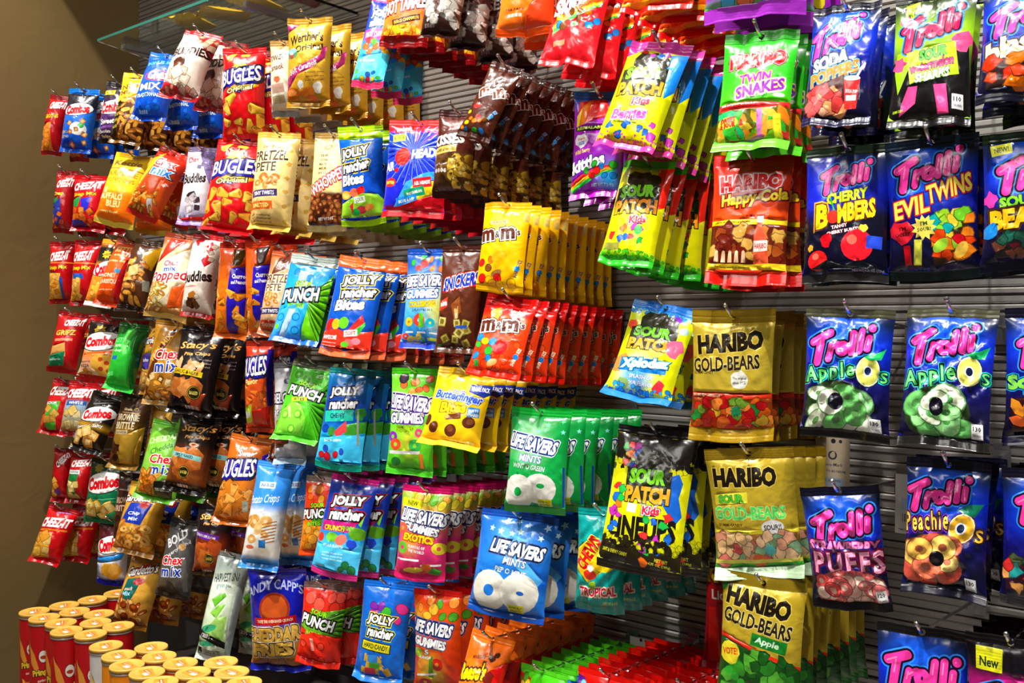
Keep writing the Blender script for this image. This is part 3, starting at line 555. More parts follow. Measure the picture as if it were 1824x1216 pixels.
bag('chocolate_bag', 'brown bag of gold foil chocolates below dark candy bags', (818, 196), (802, 352), 66, 6, [(0, '4a1c14'), (50, '522218'), (62, '6a4a20'), (100, '3a1a10')], ('3a1410', '3a1410'),
    [T('KISSES', 40, 38, 86, 13, 'f4ece0', '2a0c08', 8, .1, 0, .05), BN(36, 50, 60, 8, 'd8c060', 8), T('with almonds', 36, 50, 50, 4, '642', None, 8, .2, res=1), T('per 4 pieces', 28, 66, 36, 3, 'dcc', None, 5, res=1), [E(14+9*k, 73, 4, 5, 'e8ddd0') for k in range(4)], SCT('blot', 56, 58, 98, 90, 9, 14, 'b08a28 d0aa40 8a661a c8a03a', 3), SCT('blot', 56, 58, 98, 90, 12, 4, 'ecd68a 6a4a10', 4)], t=4, dy=.055, m='foil')
bag('chocolate_bag', 'dark brown chocolate candy bag with coloured lentils', (906, 116), (840, 248), 62, 10, '4a2012', ('3e1a10', '3a180e'),
    [SCT('e', 0, 4, 100, 96, 40, 6, '522615 44200f', 3), mms(54, 42, 84, 13, 30, '6a3018'), T('DARK', 60, 31, 24, 4, 'ecd', None, 30, res=1), E(30, 62, 12, 8, 'd22', 20), lentils(6, 70, 70, 92, 11, 5, 7), [T('PARTY SIZE', 84, 68, 32, 4, '9cf', '137', 65, res=1), E(84, 70, 5, 4, '28d')]], t=2.6, dy=.033)
bag('candy_bag', 'purple and blue fruit candy bag with rainbow print', (1070, 163), (1060, 354), 88, 4, ([(0, '28d'), (8, '26c'), (20, '92b'), (50, 'a2b'), (70, '93c'), (100, '82a')], [(80, 84, 40, '3af')]), ('26b', 'a2a'),
    [P('d22', (12, 10), (60, 6), (80, 24), (8, 34)), P('f82', (20, 14), (36, 8), (26, 32), (8, 34)), P('fd2', (8, 24), (18, 16), (14, 33), (8, 34)), R(6, 34, 100, 38, '232'), T('RESEALABLE', 40, 36, 60, 3, 'cd4', res=1), BL(22, 48, 14, 'eee', 3), T('Super', 22, 46, 18, 3, 'd24', None, 5, res=1), T('SIZE', 22, 50, 14, 3, '24c', None, 5, res=1), T('Wild Berry', 24, 58, 34, 5, 'fd4', None, 8), T('Skittles', 30, 69, 84, 12, 'fff', ['226'], 12, .15, 0, .05), P('e33', (0, 84), (50, 74), (90, 70), (90, 72), (50, 77), (0, 88)), P('fb2', (0, 87), (50, 77), (90, 72), (90, 74), (50, 80), (0, 91)), P('3b4', (0, 90), (50, 80), (90, 74), (90, 76), (50, 83), (0, 94)), lentils(30, 70, 90, 82, 8, 3, 7), T('NET WT 7.2 OZ', 66, 89, 44, 3, 'cdf', res=1)], t=3.4, dy=.05)
bag('gummy_bag', 'yellow sour gummy bag with pink header and blue splash', (1181, 76), (1109, 268), 108, 8, ([(0, 'd4b'), (9, 'd4a'), (12, 'dd1'), (100, 'cc0')], []), ('d84aae', 'c8408e'),
    [P('c4a', (0, 0), (100, 0), (100, 10), (60, 14), (40, 8), (0, 16)), BN(40, 23, 34, 6, '311', 8), T('SOUR', 36, 21, 20, 4, 'eee', None, 8, res=1), T('THEN SWEET', 44, 25, 24, 3, 'd22', None, 8, res=1), P('28e', (76, 14), (100, 10), (100, 44), (90, 54), (84, 40), (66, 36), (78, 26)), sourpatch(46, 45, 74, 34, 6), T('Berries', 46, 72, 56, 9, 'f5b', ['fff', '822'], 8, .15, 0, .05), [T('BLUEBERRY, RASPBERRY', 44, 79, 40, 2, '362', None, 5, res=1)], kidspots(6, 78, 92, 90, 7, 3, 6), kidspots(30, 12, 70, 18, 4, 5, 5), net(70, 92, '220'), SCT('blot', 0, 88, 100, 93, 26, 2, 'c48 d5a', 4)], t=3.2, dy=.04)
bag('gummy_bag', 'lime green gummy bag with purple and yellow lettering', (1358, 56), (1335, 271), 126, 3, [(0, '2a2'), (40, '3b2'), (64, '5d2'), (100, '4c3')], ('2c9a24', '6ad83a'),
    [haribo(50, 26, 78, 13, 'c1121c', ['f9a', '611'], 3), T('TWIN', 50, 42, 44, 8, '92a', ['fd4'], 6, .1, 0, .05), T('SNAKES', 58, 51, 68, 10, '82a', ['fe6', 'fff'], 10, .1, 0, .05), T('GUMMI CANDY', 55, 58, 30, 2, '142', None, 2, res=1), R(0, 61, 100, 66, 'e33'), T('Kids and grown-ups love it so', 30, 63, 50, 2.2, 'fff', res=1), P('5a5a14', (0, 66), (100, 66), (100, 94), (0, 94)), SCT('leaf', 5, 70, 95, 92, 26, 13, '3a3 7a2 c33 ca3 e82 2a6', 4), E(17, 77, 15, 8, 'd8d04a'), T('SWEET', 17, 75, 22, 4, 'c22', '540', 6, res=1), T('& SOUR', 17, 79, 22, 4, 'c22', '540', 6, res=1), BN(62, 79, 8, 22, 'c7b', 4), BN(70, 80, 7, 20, 'e93', -3), E(54, 91, 16, 4, 'b5b', 10), BN(86, 82, 10, 20, 'dd3', 5), E(85, 57, 8, 3, 'eee')], t=2.6, hs=2)
bag('gummy_bag', 'black and blue cherry gummy bag with red balls', (1512, 260), (1503, 503), 146, 2, ([(0, '112'), (16, '125'), (34, '12a'), (52, '112'), (100, '002')], [(20, 30, 45, '23e')]), ('232', '222'),
    [trolli(50, 24, 62, 20, 9), T('CHERRY', 52, 38, 50, 8, 'cd2', ['120'], 8, .1, 0, .05), T('B', 22, 52, 16, 18, 'fd2', ['621', 'fa2'], 6, .1, 0, .05), E(36, 53, 8, 8, 'e32'), P('3a2', (36, 48), (30, 38), (32, 38), (38, 48)), T('MBERS', 64, 49, 46, 14, 'fc2', ['621'], 9, .1, 0, .05), T('TANGY', 44, 60, 20, 2.6, 'fff', 'a12', 8, res=1), T('CHERRY BURST!', 48, 63.5, 40, 2.6, 'fff', 'a12', 8, res=1), E(66, 74, 19, 19, 'e23'), E(60, 70, 6, 6, 'f76'), BL(74, 62, 5, 'ed4', 3), E(18, 84, 12, 12, 'd22'), E(15, 81, 4, 4, 'f76'), BL(8, 75, 4, 'e93', 6), BL(28, 70, 8, 'c12', 4), BN(86, 72, 18, 9, '35d', -4), T('NET WT 4.25 OZ (120g)', 78, 92, 36, 2.4, 'aab', res=1), P('131722', (10, 90), (30, 84), (50, 89), (70, 85), (95, 91))], t=2.4)
bag('gummy_bag', 'blue gummy bag with yellow twin lettering, tilted', (1658, 245), (1664, 498), 160, 2, TROLLI_BG, ('123', '122'),
    [trolli(48, 23, 76, 22, 10), T('EVIL', 28, 48, 42, 13, 'fe6', ['c22', '216'], 12, .15, 0, .03), T('TWINS', 70, 37, 50, 13, 'fe6', ['c22', '216'], 14, .15, 0, .03), P('321', (50, 58), (90, 50), (92, 86), (52, 90)), SCT('blot', 52, 54, 90, 84, 22, 7, 'd41 9c3 c12 1aa fc4 e82 7c3', 5), E(60, 76, 10, 6, 'ad4', 40), E(82, 80, 10, 6, 'fc5', 60), BL(17, 66, 14, 'c23', 3), T("I'M", 17, 63, 8, 3, '401', None, 5, res=1), T('CHERRY!', 17, 67, 18, 3, '401', None, 5, res=1), S(42, 63, 15, 10, 11, 'ed6'), T("I'M", 42, 60, 8, 3, '352', None, 5, res=1), T('SOUR!', 42, 64, 16, 3, '352', None, 5, res=1), BN(22, 82, 8, 14, 'b12', 4), BN(34, 80, 9, 18, 'dd5', -3), T('NET WT 5 OZ', 30, 93, 34, 2.2, '25c', None, 5, res=1)], t=2.6, yaw=6)
bag('gummy_bag', 'blue sour bear gummy bag cut by the frame', (1838, 232), (1834, 484), 172, 2, TROLLI_BG, ('121', '112'),
    [BN(20, 12, 22, 8, 'dd3', 8), T('NEW!', 20, 12, 15, 4, '452', None, 8), trolli(58, 30, 84, 24, 8), T('SOUR', 40, 50, 44, 8, '8d3', ['121'], 5, 0, 0, .05), T('BEARS', 44, 62, 72, 15, 'fb2', ['321', '421'], 4, 0, 0, .06), BL(8, 48, 9, 'e4a', 2), BL(8, 70, 9, '28d', 5), P('222', (16, 74), (70, 70), (70, 90), (14, 90)), SCT('blot', 18, 74, 70, 88, 12, 7, '254 723 743 265', 4)], t=2.6)

# ================================================================ third row
bag('cracker_bag', 'red cracker bag with yellow crackers, leftmost of third row', (113, 430), (111, 541), 44, 2, 'c2121c', ('a80f18', 'a80f18'),
    [cheez(46, 24, 76, 15), BN(50, 35, 100, 2, 'f83'), T('Snap Mix', 44, 43, 76, 8, 'fd2', '611', 4), P('f0b04a', (0, 50), (60, 52), (56, 92), (0, 92)), SCT('sq', 4, 54, 52, 90, 7, 11, 'e8a03a f4c060 d88a2a', 2), P('245ab0', (56, 56), (68, 60), (64, 92), (54, 92))], t=4.2, det=.6)
bag('cracker_bag', 'red cracker bag with blue stripe, next along third row', (158, 428), (150, 545), 46, 2, 'c8141c', ('b01018', 'a80f18'),
    [cheez(42, 25, 76, 15), BN(50, 36, 100, 2, 'f83'), T('Snap Mix', 42, 44, 76, 8, 'fd2', '611', 4), P('e8a84a', (0, 52), (50, 52), (44, 92), (0, 92)), P('2a5ab8', (10, 52), (56, 52), (60, 60), (12, 60)), SCT('sq', 4, 60, 46, 90, 6, 11, 'e8a03a f4c060', 4)], t=4.2, det=.6)
bag('snack_mix_bag', 'orange and black pretzel snack bag with cheese starburst', (208, 428), (174, 547), 50, 2, [(0, 'f0941a'), (14, '111'), (34, '221'), (42, 'f93'), (100, 'e8862a')], ('f0a02a', 'ccc'),
    [S(36, 24, 17, 11, 8, 'dc2'), T('CHEESE', 36, 24, 24, 4, '520', None, 20, res=1), combos(50, 44, 96, 24, 22), BL(30, 74, 18, 'fb4', 4), SCT('sq', 20, 62, 80, 88, 6, 9, 'fb5 e94 c72', 5)], t=2.6, det=.7, yf=0.36)
bag('chip_bag', 'orange barbecue potato chip bag leaning', (235, 428), (191, 546), 50, 2, [(0, 'b8361a'), (12, 'e8621a'), (100, 'e0501a')], ('8a2a14', 'c03a1a'),
    [T('KETTLE', 56, 18, 66, 9, 'fd9', None, 8), T('crinkle', 50, 28, 50, 4, 'fd9', None, 5, res=1), T('potato chips', 52, 38, 70, 5, 'fd9', None, 6, res=1), BN(70, 52, 26, 6, '38a', 10), T('HONEY', 40, 60, 56, 6, 'fdb', None, 6), T('BARBEQUE', 46, 69, 72, 7, 'fdb', None, 6), T('naturally flavored', 40, 80, 54, 3, 'fc9', None, 6, res=1), P('a8101a', (80, 10), (100, 10), (100, 95), (70, 95))], t=5, det=.7, yf=0.36)
bag('nut_bag', 'clear and brown nut bag with yellow triangle label', (268, 428), (234, 553), 54, 4, [(0, '2a1810'), (30, '52301a'), (100, '4a2814')], ('31200f', '241408'),
    [P('e0a81a', (56, 20), (100, 6), (92, 44), (60, 40)), nuts_art(6, 34, 70, 90, 20, 6, 13), P('d8b878', (20, 44), (50, 38), (60, 52), (30, 58)), BN(88, 66, 16, 14, '998', 10)], t=4.4, det=.7)
bag('snack_mix_bag', 'cream and red popcorn mix bag with script lettering', (332, 418), (292, 567), 74, 2, [(0, 'a8301c'), (18, 'c8946a'), (30, 'e8d0a8'), (80, 'e0a868'), (100, 'b87834')], ('8a3a20', 'caa058'),
    [P('a83220', (20, 8), (64, 8), (30, 30), (8, 40)), P('e8d8b8', (30, 36), (80, 18), (100, 40), (80, 84), (20, 90)), T('Chex', 48, 39, 34, 7, 'c12', 'fff', 10), T('mix', 50, 46, 30, 6, '25b', 'fff', 10), T('Popped!', 52, 55, 92, 16, 'c12', ['fff', 'fff'], 12, .25, 0, .02), P('d85a1a', (66, 66), (96, 56), (90, 86), (60, 90)), SCT('nut', 2, 62, 44, 92, 18, 8, 'd0a83a b88a2a e8d080 c87a2a', 4, 'f4e8b8')], t=5, det=.8)
bag('snack_mix_bag', 'white cereal bag with red diamonds in third row', (372, 418), (348, 566), 52, 4, 'e6e0d6', ('c22a30', 'b02428'),
    [[P('c3222c', (50+dx, 9+dy), (66+dx, 17+dy), (50+dx, 25+dy), (34+dx, 17+dy)) for dx, dy in ((24, 0), (24, 17), (-20, -8))], SCT('sq', 58, 10, 88, 32, 4, 9, 'b8a898', 4), T('Buddies', 50, 54, 92, 13, '211', None, 10, .1, 0, .045), T('peanut butter', 36, 66, 44, 3, 'c32', None, 8, res=1), BL(44, 76, 14, 'b8762a', 5), BL(42, 84, 15, '3a1a10', 8), SCT('sq', 26, 76, 70, 88, 4, 9, 'd8c8b0 6a3a1a', 3)], t=5, dy=.05, det=.8)
bag('chip_bag', 'orange corn snack bag with blue side, first of pair', (421, 432), (411, 604), 56, 1, [(0, 'd0421a'), (40, 'e8701a'), (100, 'e07a1a')], ('b8321a', 'd0621a'),
    [P('2a1ab0', (54, 28), (100, 24), (96, 80), (60, 98), (46, 96)), P('541', (50, 8), (92, 6), (80, 24), (60, 26)), T("Churro", 78, 36, 34, 5, 'fff', None, 4, res=1), T('and Peanut', 78, 42, 36, 4, 'fff', None, 4, res=1), SCT('chip', 8, 52, 92, 92, 9, 14, 'f0a83a e8942a f4b850', 6, 'b8691a')], t=5, det=.8)
bag('chip_bag', 'orange corn snack bag with blue side, second of pair', (462, 428), (466, 600), 48, 2, [(0, 'c8381a'), (40, 'e8681a'), (100, 'e07a1a')], ('c03a1a', 'c8581a'),
    [P('2a1ab0', (44, 28), (100, 24), (100, 80), (60, 92), (40, 76)), P('322', (44, 8), (92, 6), (80, 24), (60, 26)), T("Churro", 74, 36, 40, 5, 'fff', None, 4, res=1), T('and Peanut', 74, 42, 44, 4, 'fff', None, 4, res=1), SCT('chip', 8, 52, 92, 92, 8, 15, 'f0a83a e8942a f4b850', 9, 'b8691a')], t=5, dy=.05, det=.8)
bag('pretzel_bag', 'peach and brown pretzel bag with purple ribbon', (514, 448), (486, 600), 56, 5, [(0, 'b85a30'), (28, 'd88a5a'), (40, 'e8c49a'), (80, 'd8b088'), (100, 'a85a38')], ('e06a3a', 'b06038'),
    [P('5a2a1a', (30, 8), (70, 6), (66, 22), (20, 32)), T('PRETZEL', 48, 35, 84, 11, '532', 'fdb', 6), T('PETE', 40, 46, 52, 9, '532', 'fdb', 6), SCT('ring', 18, 54, 60, 66, 6, 12, 'b8702a c8843a', 3, 'ecc89a'), BN(40, 73, 70, 7, '436', 6), T('TINY TWISTS', 40, 73, 56, 4, 'fff', None, 6, res=1), BN(40, 88, 70, 10, 'a83a28', 3), T('SEASONED', 40, 88, 50, 4, 'fca', None, 3, res=1)], t=4.4, dy=.06, det=.8)
bag('candy_bag', 'sky blue and green sour straw bag with clear header', (563, 456), (522, 613), 84, 4, [(0, '8a948c'), (10, '9aa49c'), (11, '28d'), (60, '2ae'), (100, '17c')], ('9aa6a0', '2a6ac0'),
    [R(0, 0, 100, 12, 'a3aca6'), P('6b1', (100, 18), (70, 50), (60, 96), (100, 96)), [P('251', (58, 52), (100, 22+9*k), (100, 25+9*k)) for k in range(9)], P('9cf', (30, 20), (60, 20), (54, 50), (34, 50)), sourpunch(46, 47, 76, 30, 10), BN(42, 60, 34, 5, '7c2', 8), T('STRAWS', 42, 60, 28, 3.4, '121', None, 8, res=1), P('4af', (2, 90), (10, 66), (40, 58), (58, 70), (60, 96), (4, 96)), P('bdf', (30, 64), (44, 64), (30, 94), (18, 94)), [E(x, y, 9, 8, '17c', 10) for x, y in ((14, 74), (48, 72), (50, 86))], [E(x, y, 6.5, 5.6, '3ae', 10) for x, y in ((14, 74), (48, 72), (50, 86))], SCT('e', 20, 17, 80, 28, 4, 7, '5bf 17c', 2), E(10, 84, 5, 5, '7c2')], t=3.2, dy=.05)
bag('candy_bag', 'blue soft bites bag with orange header and footer', (651, 459), (611, 636), 88, 7, [(0, 'f62'), (10, 'f61'), (11, '15b'), (60, '15b'), (78, '14a'), (79, 'e42'), (100, 'e53')], ('f4682a', 'f4754a'),
    [R(0, 0, 100, 12, 'f2622a'), jolly(56, 31, 70, 22, 8), T('Bites', 46, 50, 62, 11, 'fff', ['124'], 8, .12, 0, .05), P('e43a28', (0, 78), (30, 74), (60, 78), (100, 72), (100, 92), (0, 92)), E(12, 71, 8, 12, 'd22', -20), E(26, 70, 9, 10, 'e9b32a'), E(42, 68, 11, 11, '6b2'), P('d33', (54, 74), (76, 58), (84, 66), (76, 76)), P('3a3', (58, 77), (84, 65), (86, 68), (76, 78)), BN(60, 77, 26, 6, 'fff', 10), T('SOFT', 60, 77, 20, 4, 'e42', None, 10), E(60, 86, 9, 7, 'f77'), E(72, 84, 9, 6, 'f9a'), E(52, 88, 8, 5, '6c3'), T('AWESOME', 18, 83, 30, 4, 'fff', None, 4), [T('resealable bag', 18, 88+3*k, 30, 1.6, 'fdc', None, 3, res=1) for k in range(2)]], t=3.0, dy=.045)
bag('gummy_bag', 'blue two flavor gummy bag with rainbow fruit', (765, 443), (751, 622), 72, 4, ([(0, '24a'), (20, '36b'), (45, '8cf'), (70, '4ad'), (100, '26c')], [(90, 60, 50, 'dd6')]), ('25b', '24b'),
    [SCT('e', 12, 8, 92, 22, 8, 9, 'e33 fb3 f73 3a4', 3), lifesavers(50, 33, 94, 11, 4), T('GUMMIES', 46, 46, 80, 9, 'fff', ['35a', '46b'], 4, .1, 0, .05), T('COLLISIONS', 48, 56, 66, 6, 'dd2', ['c22'], 4, 0, 0, .05), T('2 FLAVORS IN 1', 50, 62, 50, 2.6, '235', None, 3, res=1), RING(44, 72, 14, 14, 'e43', 4, 4, '8cf'), P('6c3', (44, 64), (54, 66), (56, 78), (44, 80)), RING(18, 74, 10, 10, 'fc2', 3, 3, 'f63'), RING(72, 74, 11, 10, '2ab', 3, 3, 'fd4'), [BN(x, 84, 20, 1.6, 'fff') for x in (20, 50, 80)], SCT('ring', 10, 86, 60, 94, 5, 9, '5b3 e43 fc2', 6, '8cf'), BN(78, 90, 30, 3, 'cd4')], t=3, dy=.05)
bag('chocolate_bag', 'brown chocolate bar bag with blue slanted lettering', (827, 437), (812, 630), 72, 3, [(0, '4a2214'), (40, '5a2a18'), (100, '4a2416')], ('3e1c12', '4a2a1a'),
    [T('SNICKERS', 54, 34, 86, 12, '13a', ['fff', 'd22'], 14, .3, 0, .05), P('e43', (6, 53), (26, 49), (26, 58), (6, 62)), T('minis', 16, 55, 18, 5, 'fff', None, 10), P('8a4a1e', (36, 56), (56, 48), (62, 62), (46, 70)), P('d8a868', (44, 60), (54, 57), (56, 68), (48, 68)), P('e8c89a', (47, 64), (53, 63), (54, 70), (48, 70)), SCT('sq', 10, 68, 84, 92, 8, 11, 'c2b25a d0c070 b0a048', 3, '7a6a2a'), BN(64, 76, 28, 3, '35a', 4), BN(12, 94, 8, 4, '3a3')], t=3)
bag('chocolate_bag', 'yellow peanut candy bag with brown lettering', (906, 360), (888, 521), 82, 10, 'f2b80c', ('eeb010', 'e8ae14'),
    [BN(38, 24, 40, 5, 'a72', 4), BN(38, 24, 38, 4, 'fe8', 4), T('PEANUT', 38, 24, 30, 2.6, '721', None, 4, res=1), mms(42, 38, 84, 13, 8), lentils(4, 60, 30, 92, 5, 3, 8), E(48, 62, 17, 11, 'e0a40a', 20), E(44, 80, 12, 7, 'a8743a', 30), lentils(36, 84, 78, 92, 4, 7, 8), [T('SHARING SIZE', 88, 74, 36, 4, '136', None, 75, res=1), E(87, 74, 6, 5, '28d')], R(88, 12, 100, 22, 'e0c060'), net(40, 96, '631')], t=2.4, dy=.034)
bag('chocolate_bag', 'red orange candy bag with brown lettering', (914, 528), (876, 672), 92, 11, [(0, 'c8100c'), (24, 'd41a0c'), (30, 'f0461a'), (100, 'ee3c14')], ('c20e10', 'd8240f'),
    [SCT('e', 4, 28, 96, 92, 40, 6, 'f4561e ec4014', 3), R(0, 0, 100, 16, 'c4100e'), BL(30, 26, 12, 'd89a2a', 4), T('PEANUT BUTTER', 30, 25, 22, 3, '421', 'fe8', 4, res=1), mms(46, 40, 86, 15, 8), E(54, 66, 16, 13, 'c8141a', 10), lentils(8, 56, 40, 80, 7, 5, 7), E(46, 84, 10, 6, 'e8a060', 30), [T('SHARING SIZE', 88, 74, 34, 4, 'ffd', None, 72, res=1), E(88, 74, 5, 5, '28d')], BN(14, 86, 8, 7, '3a4', 10)], t=2.4, dy=.032)
bag('gummy_bag', 'yellow and green sour gummy bag with red splash', (1159, 287), (1112, 474), 92, 7, ([(0, '2a2'), (8, '4a2'), (15, 'cc1'), (86, 'dd1'), (92, '5c2'), (100, '2a2')], []), ('3a9a20', '2fae2a'),
    [BN(36, 18, 34, 6, '311', 8), T('SOUR', 32, 16.5, 20, 3.6, 'eee', None, 8, res=1), T('THEN SWEET', 40, 20.5, 24, 3, 'd22', None, 8, res=1), P('d21', (72, 8), (100, 6), (100, 44), (88, 50), (86, 40), (68, 34), (76, 26)), sourpatch(48, 45, 80, 36, 6), kidspots(10, 68, 86, 82, 7, 4, 6), E(66, 70, 7, 9, '2a4', 10), E(44, 77, 6, 7, '26c', 10), BN(20, 85, 30, 6, '994', 3), net(66, 88, '220'), SCT('blot', 0, 88, 100, 94, 24, 3, '4b2 3a2', 4)], t=3.2, dy=.04)
bag('gummy_bag', 'red and orange cola gummy bag with yellow band', (1343, 276), (1327, 509), 136, 3, [(0, 'c81410'), (12, 'e0321a'), (50, 'ee521a'), (52, 'e8481a'), (100, 'd42a14')], ('c8180f', 'c8180f'),
    [haribo(50, 22, 80, 13, 'd8232c', ['fff', 'f9a'], 4), T('Happy-Cola', 56, 35, 86, 12, 'fd3', ['812', '711'], 6, .1, 0, .04), T('GUMMI CANDY', 62, 48, 30, 2, '611', None, 2, res=1), R(0, 51, 100, 55, 'e8c820'), T('Kids and grown-ups love it so', 34, 53, 50, 2, '541', res=1), P('5a1a0c', (0, 55), (100, 55), (100, 84), (0, 84)), bears(4, 58, 96, 81, 26, 3, '8a3a14 b86a2a c89a4a 6a1a0a 9a4a1a', 8), [P('f0c8a0', (8+9*k, 83), (9+9*k, 75), (11+9*k, 74), (13+9*k, 75), (14+9*k, 83)) for k in range(5)], P('d8583a', (60, 62), (63, 56), (63, 52), (70, 52), (70, 57), (78, 68), (80, 84), (60, 84)), BN(67, 51, 8, 5, 'acd'), BN(69, 71, 18, 8, 'e8d8d0', 2), T('HARIBO', 69, 71, 16, 4, 'c22', None, 2), R(0, 84, 100, 89, 'e0c428'), T('the happy world of sweets', 30, 86.5, 40, 1.8, '542', res=1)], t=2.6, hs=2.2)
bag('gummy_bag', 'yellow exploding sour gummy bag with blue seals', (1189, 543), (1131, 716), 120, 5, ([(0, '27d'), (8, '28d'), (14, 'cd1'), (100, 'dd1')], [(40, 76, 40, '4ae')]), ('2a78d0', '2a7ad0'),
    [SCT('blot', 0, 8, 100, 13, 26, 3, '28d 4ae', 4), BN(42, 19, 34, 6, '411', 6), T('SOUR', 40, 18, 20, 3.4, 'eee', None, 6, res=1), T('THEN SWEET', 46, 21, 24, 3, 'd22', None, 6, res=1), E(74, 15, 7, 6, '83c'), E(90, 24, 7, 6, '9ba'), BL(10, 27, 8, 'e53', 3), sourpatch(48, 42, 72, 30, 3)[:5], BL(86, 44, 13, 'e68', 4), BL(9, 66, 14, 'f84', 5), BN(48, 66, 74, 13, '17c', 4), T('Xplodez', 50, 65, 74, 12, 'fff', ['2ae', '134'], 8, .15, 0, .06), T('SPLASH OF', 50, 77, 36, 4, 'eef', '26c', 3, res=1), T('SOUR FLAVOR', 50, 83, 42, 4, 'eef', '26c', 3, res=1), BL(80, 84, 9, 'd34', 7), BL(26, 86, 9, '8a6', 3), SCT('blot', 0, 86, 100, 94, 22, 3, '28d 3ae', 8)], t=3, dy=.045)
bag('gummy_bag', 'gold foil bear gummy bag with black lettering', (1306, 551), (1302, 786), 142, 8, [(0, 'b8a032'), (50, 'c6ae3e'), (60, 'c8ae3a'), (100, 'b89c2c')], ('9a7e1c', 'a8881e'),
    [haribo(48, 25, 82, 15, '1a1208', ['d8c05a'], 5), T('GOLD-BEARS', 44, 41, 84, 11, '2a1c18', ['d8c878'], 4, 0, 0, .03, .04), T('GUMMI CANDY', 16, 48, 26, 2.4, '3a2a08', None, 2, res=1), BL(62, 53, 11, 'f0efe4', 2, 14, .1), T('The original', 62, 52, 17, 2.4, '444', res=1), T('since 1922', 62, 55, 16, 2.4, '444', res=1), R(0, 63, 100, 67, 'd83a1e'), T('KIDS AND GROWN-UPS LOVE IT SO', 22, 65, 40, 2, 'fec', res=1), P('8a3a12', (0, 67), (100, 67), (100, 89), (0, 89)), bears(4, 69, 96, 87, 34, 3, 'c8141c e0641a e8b83a 2a8a3a f08a3a d02a1a 7aa83a', 7), S(58, 76, 8, 5, 10, '2a8a5a'), BL(42, 86, 9, 'e8702a', 3, 14, .05), BL(48, 89, 6, 'c8141a', 5), R(0, 89, 100, 92, 'd83a1e')], t=2.8, m='foil', hs=2.4, dy=.042)
bag('gummy_bag', 'blue apple ring gummy bag with white rings', (1515, 550), (1503, 782), 152, 1, TROLLI_BG, ('443', '111'),
    [trolli(45, 29, 76, 25, 10), T('Apple', 31, 51, 60, 15, '7e8', ['121', '121', '2cc'], 9, .05, 0, .025, .035, 2, 1.25), E(76, 48, 15, 19, '123'), E(76, 48, 13.6, 17.6, 'f4f4dc'), E(76, 48, 12.4, 16.2, 'd8d86a'), E(76, 48, 5, 6.4, 'fff'), E(76, 48, 3.6, 4.8, '124'), T('s', 94, 52, 8, 8, '7e8', ['121', '2cc'], 0, 0, 0, .0, .04), P('2a6', (70, 37), (84, 34), (95, 30), (90, 39), (78, 40)), P('3c6', (74, 38), (86, 35), (93, 32), (89, 37)), ('E', 40, 76, 37, 31, '24331c', 0), SCT('ring', 14, 66, 68, 90, 11, 16, 'e4ead6 dfe6cc 8fc88a 6cba68 eef0e2', 5, '5a8a50'), E(40, 72, 9, 10, '0d0a1a'), calories(85, 88)], t=2.8, lump=.3)
bag('gummy_bag', 'blue apple ring gummy bag with green rings', (1697, 549), (1678, 797), 158, 1, TROLLI_BG, ('443', '111'),
    [trolli(46, 28, 76, 25, 8), T('Apple', 31, 52, 60, 15, '7e8', ['121', '121', '2cc'], 10, .05, 0, .025, .035, 2, 1.25), E(76, 47, 15, 19, '123'), E(76, 47, 13.6, 17.6, 'f4f4dc'), E(76, 47, 12.4, 16.2, 'd8d86a'), E(76, 47, 5, 6.4, 'fff'), E(76, 47, 3.6, 4.8, '124'), T('s', 94, 51, 8, 8, '7e8', ['121', '2cc'], 0, 0, 0, .0, .04), P('2a6', (71, 35), (85, 32), (96, 28), (91, 37), (79, 38)), ('E', 42, 77, 38, 31, '24331c', 0), SCT('ring', 12, 66, 72, 91, 10, 18, '8fd08a 7cc676 6cba68 dfe6cc 98d890', 7, '4a8a48'), E(42, 73, 8, 11, '0d0a1a'), calories(87, 87)], t=2.8, lump=.3)
bag('gummy_bag', 'dark blue squiggle gummy bag cut by the frame', (1872, 548), (1868, 795), 160, 2, TROLLI_BG, ('112', '002'),
    [trolli(52, 29, 76, 25, 8), T('Squiggles', 50, 53, 96, 14, '8d5', ['126', '2ad'], 6, 0, 0, .06), P('311', (6, 66), (70, 62), (76, 88), (10, 90)), SCT('leaf', 8, 68, 74, 86, 12, 14, 'c22 d63 e93', 4)], t=2.6)

# ================================================================ fourth row
bag('cracker_bag', 'red cracker bag with green band above cheese crackers', (133, 556), (108, 664), 52, 2, 'b8121a', ('8a0c14', 'a01018'),
    [cheez(66, 18, 62, 11), T('GRIPZ', 50, 36, 66, 9, 'fc4', '711', 8), BN(50, 48, 60, 4, 'f97', 8), P('e0a860', (14, 60), (60, 52), (70, 74), (14, 78)), P('12805a', (4, 76), (66, 66), (64, 88), (6, 92)), T('mozzarella', 32, 80, 40, 4, 'dfe', None, 8, res=1)], t=4.2, det=.7)
bag('snack_mix_bag', 'white and red pizza pretzel bag with black top', (199, 568), (172, 681), 72, 2, [(0, 'a01018'), (10, '151010'), (30, '201616'), (38, 'f0e8d8'), (60, 'f08a3a'), (100, 'e0d0b8')], ('b0141a', 'c01a20'),
    [S(36, 21, 15, 10, 8, 'd8b81a'), T('CHEESE', 36, 21, 20, 3.4, '520', None, 8, res=1), combos(48, 38, 94, 22, 12), BN(50, 56, 80, 3, 'e62', 10), BL(66, 74, 26, 'e8b04a', 3), [E(x, y, 6, 5, 'c84a2a') for x, y in ((60, 66), (76, 70), (64, 80), (82, 82))], T('Pepperoni', 20, 72, 28, 4, '234', None, 5, res=1), T('PIZZA', 20, 78, 26, 4, '234', None, 5), SCT('sq', 10, 82, 40, 92, 3, 8, 'd88a3a', 2), R(0, 90, 100, 93, 'c01a20')], t=4.4, det=.8)
